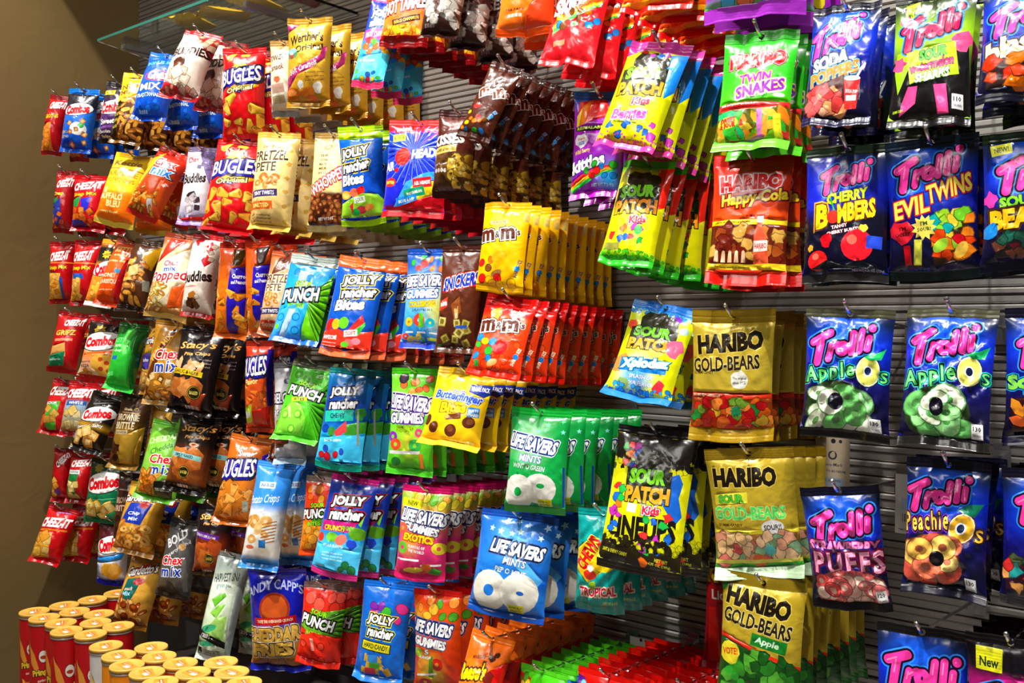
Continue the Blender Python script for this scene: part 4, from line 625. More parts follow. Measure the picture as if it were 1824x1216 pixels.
bag('chip_bag', 'bright green chip bag with olive back', (241, 576), (211, 697), 52, 1, [(0, '1c6a28'), (14, '1f8a30'), (40, '2fb83a'), (100, '34b83c')], ('2a7a34', '3ac048'),
    [T('KETTLE', 36, 28, 52, 7, '7f8', None, 8), T('krinkle', 40, 36, 46, 5, 'cfc', None, 8, res=1), T('chips', 36, 44, 40, 5, 'cfc', None, 8, res=1), BN(26, 55, 18, 6, '26a', 6), P('155a20', (70, 10), (100, 10), (100, 94), (84, 94)), T('dill', 20, 78, 24, 6, '7f8', None, 8), P('5fd85a', (40, 12), (66, 10), (56, 50), (40, 40))], t=5, det=.7, yaw=38)
bag('snack_mix_bag', 'yellow snack mix bag with purple label behind green chips', (288, 574), (266, 704), 42, 1, [(0, 'c89a3a'), (40, 'd8a83a'), (100, 'b8782a')], ('a87a2a', '9a6a22'),
    [gardetto(44, 26, 76, 10), E(50, 34, 12, 7, 'b22'), P('4a3a9a', (8, 48), (60, 42), (50, 66), (4, 66)), T('Italian', 30, 54, 30, 5, 'eef', None, 6, res=1), SCT('ring', 4, 68, 80, 93, 12, 13, 'd8a85a b8782a c89040', 5, 'e8c88a')], t=4.4, dy=.06, det=.7, yf=0.3)
bag('snack_mix_bag', 'amber trail mix bag with red and blue lettering', (318, 572), (291, 722), 76, 2, [(0, '9a6a1a'), (30, 'c08a2a'), (60, 'b8802a'), (100, 'a86a20')], ('9a6a20', 'b88a3a'),
    [P('5a2a14', (40, 14), (58, 8), (10, 90), (0, 80)), T('TRAIL MIX', 30, 34, 70, 7, 'e8b84a', None, 62), chexmix(52, 48, 60, 27, 6), SCT('sq', 4, 66, 96, 94, 16, 9, 'd8a860 c8883a e8c888 a83a2a 7a4a1a', 5, 'eed0a0'), nuts_art(10, 74, 90, 94, 8, 8, 8)], t=5, det=.8)
bag('chip_bag', 'black pita chip bag with yellow garlic ribbon', (366, 583), (334, 739), 80, 3, [(0, '141014'), (60, '1a1414'), (100, '141010')], ('141014', '1a1414'),
    [stacys(50, 27, 78, 18), [T('twice baked', 76, 38+4*k, 24, 2, '988', None, 4, res=1) for k in range(3)], SCT('leaf', 12, 42, 76, 52, 9, 13, 'd8a878 c8905a e0b890', 3), BN(40, 54, 76, 6, 'd8b81a', -4), T('GARLIC & HERB', 40, 54, 60, 4, '320', None, -4), BL(30, 72, 24, 'a8602a', 3), BL(60, 74, 24, 'b86a30', 6), BL(46, 70, 16, 'd08a4a', 8), P('101', (0, 78), (30, 82), (60, 92), (0, 95)), P('b8401a', (62, 80), (90, 74), (74, 95), (60, 92)), baked(66, 76), nutri(50, 92, 'dcc')], t=5, dy=.055)
bag('chip_bag', 'orange red corn snack bag beside black pita chips', (463, 606), (463, 770), 48, 2, [(0, 'a02a14'), (30, 'c8381a'), (60, 'e8642a'), (100, 'd04a1a')], ('8a2412', 'b03a1a'),
    [bugles(44, 28, 86, 20, 8), T('Flavor', 40, 44, 50, 6, 'fd8', None, 8), SCT('chip', 8, 50, 92, 72, 6, 14, 'f08a3a e8742a', 4, 'c04a1a'), P('b8d83a', (4, 74), (40, 68), (36, 88), (8, 90)), BN(20, 80, 24, 7, 'eee', 8), P('c21', (40, 76), (96, 70), (90, 94), (44, 94)), P('2a1a8a', (86, 10), (100, 10), (100, 70), (90, 70))], t=5, det=.8)
bag('pretzel_bag', 'silver white pretzel bag beside green sour bites', (517, 645), (518, 826), 56, 2, [(0, '6a6a72'), (30, 'c8c8cc'), (70, 'dcd8d4'), (74, '5a3020'), (80, 'bcc4d0'), (100, 'a8b8c8')], ('8a8a90', '9ab0c8'),
    [E(50, 18, 10, 8, '445'), T('BELGIAN', 48, 34, 92, 10, 'eee', ['214', '214'], 5), T('pretzel', 44, 48, 80, 9, 'eee', ['214'], 5), BL(30, 62, 14, 'b8803a', 3), SCT('ring', 14, 58, 60, 70, 4, 12, 'b8782a', 3, 'e0d8d0'), P('5a2a1a', (6, 76), (60, 74), (50, 82), (8, 84)), E(60, 82, 22, 9, 'e8e8ec')], t=4, det=.8)
bag('candy_bag', 'green apple sour bites bag with clear header', (564, 643), (524, 788), 80, 4, [(0, '5a5a48'), (9, '66664e'), (10, '4ab02a'), (60, '5ac830'), (100, '52c02c')], ('6a6a52', '54b834'),
    [R(0, 0, 100, 10, '6e6e58'), SCT('ring', 20, 14, 90, 28, 5, 10, '3a9a24 5cc83a', 3, '7ad84a'), P('4ab21e', (100, 20), (76, 46), (66, 96), (100, 96)), [P('1a5a14', (62, 52), (100, 20+9*k), (100, 22.5+9*k)) for k in range(9)], sourpunch(50, 41, 78, 24, -6), BN(42, 50, 36, 5, 'd8e83a', 8), T('BITES', 42, 50, 24, 3.6, '242', None, 5), P('8ee04a', (4, 92), (8, 66), (26, 54), (50, 56), (66, 70), (62, 94)), [E(x, y, 9, 9, '5ab830', 10) for x, y in ((18, 70), (48, 68), (40, 86))], [E(x, y, 6, 6, 'a8ec5a', 10) for x, y in ((18, 70), (48, 68), (40, 86))], P('c8f890', (20, 60), (26, 60), (34, 72), (28, 73))], t=3.2, dy=.05)
bag('candy_bag', 'blue chewy candy bag with teal ribbon', (630, 657), (600, 836), 80, 5, [(0, '17a'), (40, '14a'), (56, '15a'), (64, '2ae'), (100, '3bf')], ('137a78', '18a890'),
    [jolly(44, 30, 64, 22, 8, ('111', '111', '25c')), BN(40, 48, 66, 11, '2bb8a0', 8), T('CHEWY', 38, 48, 34, 5, '13305a', None, 8), BL(86, 44, 12, '2a7a2a', 4), P('3a8a2a', (60, 56), (100, 50), (100, 62), (60, 68)), E(14, 62, 11, 9, '14a'), E(30, 64, 9, 10, '3a8a3a'), P('e0444a', (36, 64), (60, 52), (64, 62), (44, 70)), P('4ac4f4', (0, 72), (60, 66), (100, 64), (100, 92), (0, 92)), T('bite size', 36, 72, 40, 3, 'dff', None, 8, res=1), SCT('e', 8, 80, 60, 90, 5, 7, 'd23 2a8 35c', 3), BN(86, 58, 4, 34, '998', 8)], t=3, dy=.05)
bag('gummy_bag', 'lime green sour gummy bag with purple lettering', (740, 655), (729, 846), 80, 6, ([(0, '5c2'), (30, '8d4'), (60, '7d3'), (100, '4b2')], [(50, 70, 34, 'dd4')]), ('46b020', '4ab82a'),
    [SCT('e', 20, 9, 90, 24, 7, 9, 'd33 e63 e94 323', 3), lifesavers(48, 33, 92, 13, -4, 'fff', ('427', '427', 'fff')), T('GUMMIES', 42, 47, 78, 10, 'fff', ['427', '639'], 2, .1, 0, .05), T('SOURS', 40, 57, 38, 6, '9c2', ['641'], 3, 0, 0, .05), RING(12, 65, 12, 11, '93b', 4, 4, '8d4'), RING(20, 72, 13, 12, 'e53', 4, 4, '8d4'), RING(64, 72, 14, 13, '4b5', 4, 4, '8d4'), RING(72, 60, 9, 9, 'e58', 3, 3, '8d4'), BN(40, 79, 70, 3, 'eee', 3), E(22, 88, 11, 9, '2a7a3a'), BN(78, 86, 9, 14, 'e83', 4), BN(70, 94, 26, 3, '582', 3)], t=3, dy=.05)
bag('chocolate_bag', 'yellow peanut butter bites bag with blue lettering', (834, 657), (798, 798), 104, 9, [(0, 'e8b810'), (30, 'f4c818'), (100, 'f0c020')], ('ecbc14', 'ecc030'),
    [P('1a3a9a', (66, 20), (100, 16), (100, 28), (92, 34), (66, 30)), T('SHARE PACK', 84, 24, 28, 6, 'fff', None, 4), T('Nestle', 50, 31, 20, 4, '24a', 'ffe', 4, res=1), T('Butterfinger', 50, 39, 84, 14, '25c', ['fff', '137'], -1, .15, 0, .045), T('Bites', 46, 52, 46, 13, 'f8d020', ['721'], 5, .1, 0, .05), BN(82, 54, 20, 12, '48c', 6), T('EASY TO', 82, 52, 17, 3.6, 'fff', None, 6, res=1), T('SHARE!', 82, 57, 17, 4, 'fff', None, 6, res=1), BN(50, 63, 26, 7, '6a3a1a', 12), E(38, 64, 5, 4, 'e89a2a'), E(78, 67, 11, 9, '5a2c14', 10), E(80, 66, 6, 5, '7a4422', 10), E(50, 80, 10, 10, '5a2c14'), E(49, 78, 5, 5, '7a4422'), E(18, 78, 8, 9, '5a2c14', -20), E(5, 70, 6, 9, '5a2c14'), BN(70, 92, 40, 5, 'f8e8a0', 3), T('in 4 oz bars', 70, 92, 26, 2.4, '641', res=1)], t=2.6, dy=.036)
bag('candy_bag', 'green wintergreen mint bag with white ring', (965, 728), (951, 914), 104, 6, ([(0, '0a7a34'), (30, '129a48'), (60, '16a84e'), (100, '108a40')], [(40, 34, 45, '9ed8a8')]), ('12a038', '2f9a40'),
    [SCT('star', 4, 9, 92, 22, 7, 4, '6c9 8ed', 3), lifesavers(44, 34, 82, 13, -7, 'fff', ('137', '137', 'fff')), T('MINTS', 42, 48, 38, 7, 'fff', '14a', -4, .1), T('WINT O GREEN', 40, 56, 56, 5, 'dfe', '152', -4, .1), RING(24, 80, 27, 27, 'e6e6dc', 6, 7, '13a048', 5), E(60, 76, 28, 24, 'ecebe2', 5), E(62, 73, 7, 4, '1a9a48'), BN(68, 89, 26, 7, 'd8d81a', 2), T('INDIVIDUALLY', 68, 88, 21, 2.4, '231', None, 2, res=1), T('WRAPPED!', 68, 91, 18, 2.4, '231', None, 2, res=1), BN(97, 74, 3, 40, '24a')], t=3.6, dy=.055, hook=True)

# ================================================================ fifth row and below, left
bag('cracker_bag', 'red cracker bag with lime green label near tan wall', (123, 677), (92, 775), 52, 2, 'c01419', ('a01018', 'a8121a'),
    [cheez(50, 22, 86, 17), P('4ab83a', (14, 46), (62, 40), (66, 90), (30, 92)), T('SOUR', 34, 46, 40, 5, 'fff', '151', 8), SCT('sq', 16, 56, 56, 84, 4, 15, 'd8a850 e0b060 c89440', 5), P('e05a2a', (0, 70), (20, 66), (20, 94), (0, 94))], t=4.4, det=.7)
bag('cracker_bag', 'red and pale blue cracker bag behind lime label bag', (152, 680), (130, 778), 52, 2, [(0, 'a81018'), (34, 'b01a1c'), (42, '9ab8d8'), (80, 'c8b878'), (100, 'b01a1c')], ('a01018', 'a8121a'),
    [cheez(52, 22, 86, 17), BN(50, 40, 70, 9, '36a', 6), T('WHITE', 50, 40, 50, 5, 'fff', None, 6), SCT('sq', 16, 54, 70, 86, 5, 14, 'e8d090 e0c070 f0e0b0', 3)], t=4.4, det=.7)
bag('snack_mix_bag', 'black honey pretzel snack bag with white oval', (194, 701), (150, 806), 60, 2, [(0, '1a1512'), (50, '1c1612'), (58, 'c8962a'), (64, '241a10'), (100, '0e0b0a')], ('1a1614', '120f0d'),
    [[P('777', (30, 16+6*k), (80, 6+6*k), (80, 8+6*k), (30, 18+6*k)) for k in range(2)], combos(54, 38, 92, 22, 18), T('Sweet & Salty', 48, 60, 80, 7, 'ffe', '321', 14, .1), SCT('sq', 20, 66, 72, 88, 5, 15, 'e8b05a f0c070 d8943a', 5, 'fadc9a'), BN(10, 76, 12, 12, 'aaa', 10)], t=4.4, det=.8)
bag('chip_bag', 'brown and gold brownie brittle bag', (246, 700), (218, 836), 52, 1, [(0, '3a2412'), (40, '4a3018'), (54, 'a8802a'), (100, '6a4418')], ('4a3220', '8a6824'),
    [P('b08a30', (100, 42), (40, 60), (30, 92), (80, 94)), T("Sheila G's", 50, 22, 50, 4, 'd8c090', None, 4, res=1), BN(50, 27, 60, 1, 'c8a868'), T('BROWNIE', 46, 33, 76, 9, 'd8c8a8', None, 3), T('BRITTLE', 40, 44, 70, 9, 'ead8b0', None, 3), BN(36, 53, 44, 5, 'c8b898', 4), T('CHOCOLATE CHIP', 36, 53, 36, 2.6, '321', None, 4, res=1), SCT('blot', 8, 70, 36, 92, 9, 12, '4a2412 6a3a20 381a0c', 4)], t=4, det=.8, m='foil')
bag('snack_mix_bag', 'tan snack mix bag with red oval beside brownie bag', (289, 724), (268, 870), 38, 1, [(0, 'c8963a'), (50, 'd8a848'), (100, 'c8782a')], ('b8862a', 'a8762a'),
    [E(50, 18, 20, 11, 'a8161c'), gardetto(46, 28, 86, 10), SCT('ring', 6, 60, 90, 92, 8, 14, 'd8983a c8842a', 3, 'ecc88a'), T('original', 40, 44, 50, 5, '731', None, 10, .2)], t=2.4, det=.7, yaw=30, yf=0.3)
bag('snack_mix_bag', 'light green cheddar mix bag with red and blue lettering', (311, 751), (274, 893), 74, 3, [(0, '58a02c'), (20, '7ac040'), (60, '8ac84a'), (100, '5a9a2c')], ('6ab83a', '5aa030'),
    [P('4a9a2a', (50, 8), (96, 8), (60, 24), (50, 16)), T('CHEDDAR', 44, 23, 70, 8, 'cea', None, 20), T('Cheddar', 52, 34, 62, 7, '263', None, 28, .2, 0, .01), chexmix(60, 54, 64, 24, 6), nuts_art(8, 66, 60, 92, 16, 6, 9), SCT('sq', 8, 70, 54, 92, 7, 9, 'c8741a e08a3a', 4), P('151512', (50, 76), (96, 70), (92, 94), (50, 92)), T('30% LESS FAT', 72, 84, 34, 4, 'ddc', None, 5, res=1)], t=5, det=.8, yf=0.36)
bag('chip_bag', 'black pita chip bag with pale blue ribbon', (360, 741), (326, 880), 72, 3, [(0, '16110f'), (36, '1c1410'), (50, '5a2c14'), (84, '8a4a1e'), (88, '1a1210'), (100, '141010')], ('16110f', '1a1412'),
    [stacys(58, 22, 78, 20), E(62, 38, 12, 5, 'd8b890'), E(62, 38, 5, 2.4, 'a31'), BL(34, 56, 26, 'c07a3e', 3), BL(64, 58, 28, 'b86c30', 6), BL(48, 66, 26, 'a85a24', 8), BN(44, 53, 84, 6, '8cc8c8', -3), T('SIMPLY NAKED', 44, 53, 50, 4, '234', None, -3, res=1), baked(52, 73), nutri(40, 90, 'dcc')], t=5, dy=.055)
bag('chip_bag', 'orange caramel corn snack bag with white lettering', (449, 777), (413, 935), 72, 2, [(0, 'a8521a'), (30, 'c8681a'), (70, 'd8822a'), (100, 'a85a1a')], ('b8621e', 'a8581a'),
    [T('Sweet', 60, 20, 44, 7, 'fff', '421', 6), P('9a4a14', (60, 26), (96, 12), (80, 46), (60, 40)), bugles(44, 38, 86, 20, 10), P('3a1ab0', (92, 20), (100, 16), (100, 44), (94, 44)), [T('caramel', 80, 62, 24, 3, 'fda', None, 5, res=1)], SCT('chip', 8, 56, 86, 92, 11, 14, 'e8943a d8802a f0a850', 6, 'a85a1a'), BN(82, 78, 12, 12, 'aa9', 5)], t=5, det=.8)
bag('cracker_bag', 'narrow red cracker bag against the tan wall', (115, 798), (109, 894), 34, 2, 'b8141a', ('8a0c12', 'a01018'), [cheez(60, 20, 76, 12, 50), SCT('sq', 10, 50, 60, 92, 6, 15, 'e8a03a f0b850 7a3a9a', 3)], t=4.4, det=.6)
bag('cracker_bag', 'red cheddar cracker bag with green strip', (149, 808), (138, 897), 42, 2, 'b8141a', ('8a0c12', 'a01018'), [cheez(56, 18, 84, 14), P('1a7a3a', (16, 34), (60, 32), (50, 94), (10, 94)), BN(36, 36, 50, 8, 'eee', 3), T('CHEDDAR', 36, 36, 42, 4, '242', None, 3, res=1), SCT('sq', 16, 54, 56, 90, 5, 15, 'e8c878 f0d890', 3)], t=4.4, det=.6)
bag('snack_mix_bag', 'green pretzel snack bag with white oval', (196, 818), (181, 932), 64, 2, [(0, '2a3a1a'), (26, '1f3d22'), (46, '18754a'), (100, '1f8a58')], ('30401c', '146a40'),
    [S(30, 14, 14, 9, 8, '8a7a1a'), combos(50, 36, 96, 26, 12), [BN(46, 62+5*k, 90, 1.6, '5ab888', 8) for k in range(2)], SCT('sq', 14, 68, 84, 90, 6, 14, 'e8c05a d8a83a f0d070', 3, 'fae8a0')], t=4.4, det=.8)
bag('chip_bag', 'brown brownie brittle bag lower, behind green pretzel bag', (235, 842), (222, 960), 42, 2, [(0, '2a1812'), (40, '4a2a20'), (100, '5a3a2c')], ('2a1812', '5a3a28'), [BN(50, 25, 70, 2, 'a88'), T('BROWNIE', 50, 40, 80, 9, 'dcb8a0', None, 4), T('BRITTLE', 46, 52, 76, 9, 'dcb8a0', None, 4), SCT('blot', 8, 66, 80, 92, 9, 12, '3a1a10 6a3a28', 3)], t=4, det=.6)
bag('snack_mix_bag', 'gold snack mix bag with royal blue label', (270, 862), (234, 988), 74, 3, [(0, 'd8a840'), (50, 'd09a38'), (100, 'a8662a')], ('c8983a', 'b8843a'),
    [gardetto(40, 22, 84, 10), P('1a3aa8', (24, 30), (76, 26), (66, 58), (12, 58)), E(60, 30, 12, 8, 'a3161a'), T('Chip', 42, 44, 30, 6, 'dfe4ff', None, 8, .2), T('Mix', 44, 51, 24, 5, 'dfe4ff', None, 8, .2), nuts_art(6, 60, 86, 90, 16, 3, 12), SCT('ring', 20, 56, 86, 88, 5, 11, 'e8b868', 5, 'a86a2a')], t=5, det=.8)
bag('snack_mix_bag', 'charcoal gray bold mix bag', (336, 925), (306, 1066), 60, 3, [(0, '2c2a2a'), (40, '4a4848'), (70, '585654'), (100, '3a3838')], ('2a2828', '3a3838'),
    [T('BOLD', 40, 24, 60, 12, 'ddd', None, 40, .1), T('party blend', 56, 36, 66, 6, 'ddd', '333', 40, .2, 0, .01, res=1), BL(64, 34, 10, 'b08a5a', 3), chexmix(44, 58, 66, 26, 8), BN(84, 68, 10, 40, '6e6c6a', 10)], t=5, dy=.05, det=.8)
bag('chip_bag', 'black pita chip bag with purple cinnamon ribbon', (387, 898), (374, 1028), 62, 3, [(0, '161012'), (36, '1c1214'), (50, '7a2c14'), (86, '9a441e'), (92, '1a1012'), (100, '141010')], ('161012', '1a1214'),
    [stacys(50, 20, 70, 16), BN(40, 42, 80, 9, '5a2a8a', -8), T('CINNAMON SUGAR', 40, 42, 66, 4, 'e8d8f0', None, -8, res=1), BL(36, 62, 24, 'b85a24', 3), BL(64, 60, 26, 'a84a1c', 6), BL(46, 70, 22, 'c8702e', 8), baked(58, 72), nutri(36, 90, 'dcc')], t=5, dy=.055, det=.8)
bag('cracker_bag', 'red cracker bag lowest beside tan wall', (116, 903), (77, 1004), 56, 4, 'd0141c', ('b01018', 'c01420'),
    [T('party mix', 60, 10, 44, 4, '8af', None, 8, res=1), cheez(50, 29, 92, 17), BN(50, 42, 90, 3, 'f83', 8), P('e8a83a', (4, 50), (58, 46), (66, 88), (6, 94)), SCT('sq', 8, 54, 56, 88, 5, 15, 'f0b850 e8a03a f4c870', 3)], t=4.4, dy=.05, det=.8)
bag('snack_mix_bag', 'blue and white cheddar pretzel bag above lidded cans', (205, 925), (198, 1042), 52, 1, [(0, '2a1a1c'), (30, '5a1a20'), (50, 'd8d8e0'), (86, 'c8d0e8'), (90, '1a2ac8'), (100, '1520b0')], ('301a1c', '1a22c0'),
    [combos(52, 36, 92, 26, 12), P('2a8ad8', (0, 58), (96, 48), (90, 58), (0, 66)), BL(62, 76, 30, 'e0a83a', 3), BL(66, 74, 18, 'f0c060', 6), BN(10, 76, 16, 16, '99a', 4)], t=4.2, det=.7)
bag('snack_mix_bag', 'gold snack mix bag with dark green label', (269, 990), (227, 1118), 64, 5, [(0, 'c8963a'), (50, 'd8a444'), (100, '8a4a1a')], ('b8863a', 'a8702a'),
    [E(56, 18, 30, 10, 'a3161a', 20), gardetto(50, 20, 80, 13, 20), P('12605a', (20, 36), (64, 30), (50, 64), (14, 62)), E(56, 36, 16, 9, 'a3161a', 20), T('snack', 34, 48, 26, 5, 'dcb', None, 14, .2, res=1), T('Mix', 32, 55, 26, 6, 'ade', None, 14, .2), SCT('nut', 6, 64, 86, 93, 18, 10, 'd8983a c8783a a84a1a e8b868', 3, 'ecc890'), SCT('e', 20, 70, 70, 92, 4, 11, '8a3a14', 5, 'b0521e')], t=5, dy=.05, det=.9)
bag('chip_bag', 'pale green pea crisp bag hanging low', (420, 985), (376, 1178), 60, 2, [(0, '6a7470'), (14, '9aa8a0'), (30, 'dce8d8'), (60, 'cfe4c8'), (76, 'c0d8a0'), (84, '1a1a18'), (85, 'd8e8c8'), (100, 'e4ece0')], ('6a726e', 'd0d8d0'),
    [T('HARVEST SNAPS', 56, 22, 88, 8, '3a4a48', None, 12), T('green pea', 50, 31, 44, 5, '8aa', None, 10, res=1), P('6ab83a', (24, 44), (60, 36), (66, 39), (40, 50)), P('8acc50', (30, 56), (50, 48), (70, 46), (54, 60)), P('9ac868', (20, 76), (50, 60), (80, 56), (80, 80)), E(34, 70, 26, 10, '3aa878', 20), E(34, 84, 26, 7, '4ab888', 10), P('151412', (4, 72), (90, 80), (90, 86), (4, 78)), T('CRISPS', 30, 77, 30, 4, 'eee', None, -6, res=1), BN(14, 92, 16, 8, '222'), T('LIGHTLY SALTED', 54, 91, 44, 4, '465', None, 4, res=1), P('9aa4a0', (84, 12), (100, 10), (100, 96), (88, 96))], t=4.6, dy=.06)
bag('chip_bag', 'bright blue and white potato crisp bag', (494, 823), (460, 1014), 66, 2, [(0, '3a8ae0'), (40, '3a90ea'), (48, 'eaf0f0'), (86, 'f0eee6'), (90, '2a8ad8'), (100, '2a80d0')], ('4a98ea', '3a8ad8'),
    [BN(46, 22, 44, 6, 'cfe4fa', 4), T('SNACK SIZE', 46, 22, 36, 3, '246', None, 4, res=1), T('Potato Crisps', 44, 36, 80, 10, 'eef8ff', None, 10, .25, 0, .01), T('original', 36, 46, 30, 3, 'ffe', None, 8, res=1), SCT('ring', 10, 52, 66, 74, 6, 15, 'd8a868 c8904a e0b878', 3, 'ecd0a0'), [BN(72, 56+3*k, 36, 1, 'a8682a', 20) for k in range(7)], BN(60, 76, 18, 7, '2a7ac0', 3), E(28, 80, 12, 5, 'c86a4a')], t=4.6, dy=.06)
bag('chip_bag', 'deep blue fries bag with round orange emblem', (493, 1012), (502, 1192), 100, 3, [(0, '1420a8'), (46, '1a22b8'), (70, 'c8862a'), (94, 'b8742a'), (100, '1a22b0')], ('1a22a8', '1520a0'),
    [T("ANDY CAPP'S", 50, 22, 96, 9, 'c8d4ff', None, 4, 0, 9, .02), E(52, 36, 27, 26, 'a83a1a'), E(52, 36, 23, 22, 'd8622a'), BN(52, 47, 72, 7, 'c2121c', 4), T('TASTE THE OVEN BAKED CRUNCH', 52, 47, 62, 3, 'fec', None, 4, res=1), T('CHEDDAR', 46, 61, 96, 15, 'f6c860', ['321', 'f4e8d0'], 5, .1, 0, .06), T('FRIES', 44, 76, 74, 14, 'f6c860', ['321', 'f4e8d0'], 5, .1, 0, .06), T('CORN & POTATO SNACKS', 50, 87, 86, 3.6, '7a4a14', None, 4), [BN(20+18*k, 92, 20, 2, 'd89a3a', 20-8*k) for k in range(5)]], t=5, dy=.055)
bag('candy_bag', 'orange and green mango sour bites bag', (577, 848), (562, 990), 58, 3, [(0, '9a8a80'), (9, 'a09088'), (10, 'e03a1a'), (50, 'e0481a'), (64, 'f0921a'), (92, 'ee8a1a'), (100, 'c83a14')], ('8e7e78', 'd84a1a'),
    [SCT('e', 16, 13, 90, 32, 6, 11, 'f06a2a e8842a f0a83a', 3), P('4a8a1a', (30, 46), (100, 34), (100, 60), (40, 62)), sourpunch(46, 46, 84, 24, 8), T('BITES', 44, 59, 40, 5, '9d3', '121', 8), SCT('e', 12, 66, 84, 90, 8, 13, 'f4a83a e8702a f8b850 f0902a', 3)], t=3.2, dy=.045, det=.8)
bag('candy_bag', 'blue crunch candy bag with magenta label', (634, 849), (592, 1028), 84, 5, [(0, '8a1a6a'), (9, '14308a'), (45, '1a3aa0'), (60, '2a90d8'), (66, '4ac0f4'), (100, '5ac8f4')], ('a81a6a', 'd83a8a'),
    [jolly(52, 32, 70, 24, 6, ('111', '111', 'a22')), BN(44, 51, 72, 10, 'b8207a', 4), T('CRUNCH', 36, 53, 44, 5, 'e8e020', '521', 4), T("'N CHEW", 66, 51, 24, 4.4, '7fe83a', '521', 4, res=1), E(86, 55, 17, 12, '5a9a24'), P('6ab83a', (84, 46), (92, 36), (90, 48)), E(36, 62, 13, 9, '7ac83a'), E(56, 63, 13, 10, 'e87a6a', 30), E(10, 64, 8, 9, 'd83a2a'), BL(80, 66, 10, '2a4ac8', 3), P('5ac8f4', (0, 70), (100, 72), (100, 93), (0, 93)), T('4 BOLD FLAVORS', 42, 70, 44, 3, 'dff', None, 3, res=1), [T('crunchy chewy candy', 44, 77+3*k, 44, 1.8, 'dff', None, 3, res=1) for k in range(3)], SCT('e', 50, 84, 90, 91, 3, 7, 'd45 2a8a4a', 3)], t=3.2, dy=.05)
bag('gummy_bag', 'pink and yellow exotic fruit gummy bag with NEW flash', (763, 866), (746, 1034), 88, 7, ([(0, 'c8185a'), (12, '8ab83a'), (30, 'e0903a'), (55, 'd8407a'), (80, 'c8306a'), (100, 'd8285a')], [(30, 62, 30, 'e8a040'), (70, 40, 30, 'e0684a')]), ('c81a66', 'd8286a'),
    [SCT('e', 20, 9, 92, 20, 6, 9, 'f0a83a d8c83a 6ab83a', 3), BN(24, 19, 40, 9, 'e8e020', -3), T('NEW', 26, 19, 22, 5, '441', None, -3), lifesavers(52, 33, 92, 13, -4), T('GUMMIES', 48, 45, 74, 9, 'fff', ['335', '446'], -8, .1, 0, .05), T('EXOTICS', 46, 55, 62, 8, 'e8d820', ['d2521a', '821'], -4, 0, 0, .05), [T('FLAVORS OF', 44, 64, 34, 3.4, 'fff', 'a25', -4, res=1), T('THE WORLD', 44, 68.5, 34, 3.4, 'fff', 'a25', -4, res=1)], RING(88, 64, 14, 11, 'e8d83a', 4, 4, 'd85a5a'), RING(10, 46, 12, 10, 'e8604a', 4, 4, 'd89a4a'), RING(14, 66, 11, 11, '6ab83a', 4, 4, 'd84a7a'), [BN(28, 78, 46, 2, 'fff', 3), BN(74, 82, 40, 2, 'fff', 3)], P('3a8a2a', (66, 90), (80, 84), (96, 88), (88, 93)), E(40, 88, 20, 5, 'd8c03a', 8), BL(66, 85, 9, 'e0702a', 3)], t=3.2, dy=.046)
bag('candy_bag', 'blue peppermint bag with white ring mints', (927, 912), (899, 1100), 134, 4, ([(0, '1a58b0'), (40, '2a7ad8'), (70, '2a80d8'), (100, '1a5cb8')], [(50, 26, 40, '5aaaf0'), (90, 60, 30, '1450b8')]), ('1a4aa0', '16489a'),
    [SCT('star', 6, 9, 94, 24, 9, 4.5, 'bdf dff', 3), P('5ab0f0', (40, 40), (60, 36), (96, 60), (90, 66)), lifesavers(58, 35, 70, 13, -3, 'fff', ('124', '124', '46a')), T('MINTS', 58, 47, 30, 7, 'eef', '247', -4, .1), T('PEP O MINT', 54, 56, 42, 5, 'dcf0ff', '247', -4, .1), RING(28, 76, 25, 24, 'e4e2d6', 7, 7, '2a7ad8'), E(68, 74, 25, 23, 'eae8dd', 5), E(70, 74, 5, 2.6, '2a6ac0'), BN(64, 89, 22, 7, 'd8d81a', 2), T('INDIVIDUALLY', 64, 88, 18, 2.2, '231', None, 2, res=1), T('WRAPPED!', 64, 90.6, 16, 2.2, '231', None, 2, res=1)], t=4, dy=.06)
bag('gummy_bag', 'teal tropical chew bag with yellow fruit print', (1074, 906), (1066, 1092), 84, 6, [(0, '0e8a88'), (40, '129a96'), (100, '0f8f88')], ('0f9490', '0e8c84'),
    [P('e8c020', (0, 40), (30, 28), (54, 36), (60, 58), (30, 70), (0, 60)), T('CHEWS', 28, 42, 70, 14, 'd8141c', 'fd3', 60, 0, 0, .05), E(62, 50, 24, 17, 'f0c81a'), E(34, 62, 14, 10, 'd83a2a'), BL(36, 56, 7, 'eee', 3), T('TROPICAL', 50, 78, 78, 9, 'b8124a', ['f4d8c0', 'f4c8a0'], 6, .1, 0, .04), T('NET WT 6 OZ', 76, 88, 28, 3, 'cd3', None, 3, res=1), BL(40, 72, 8, '8a2', 4)], t=3.4, dy=.055, lump=.2)
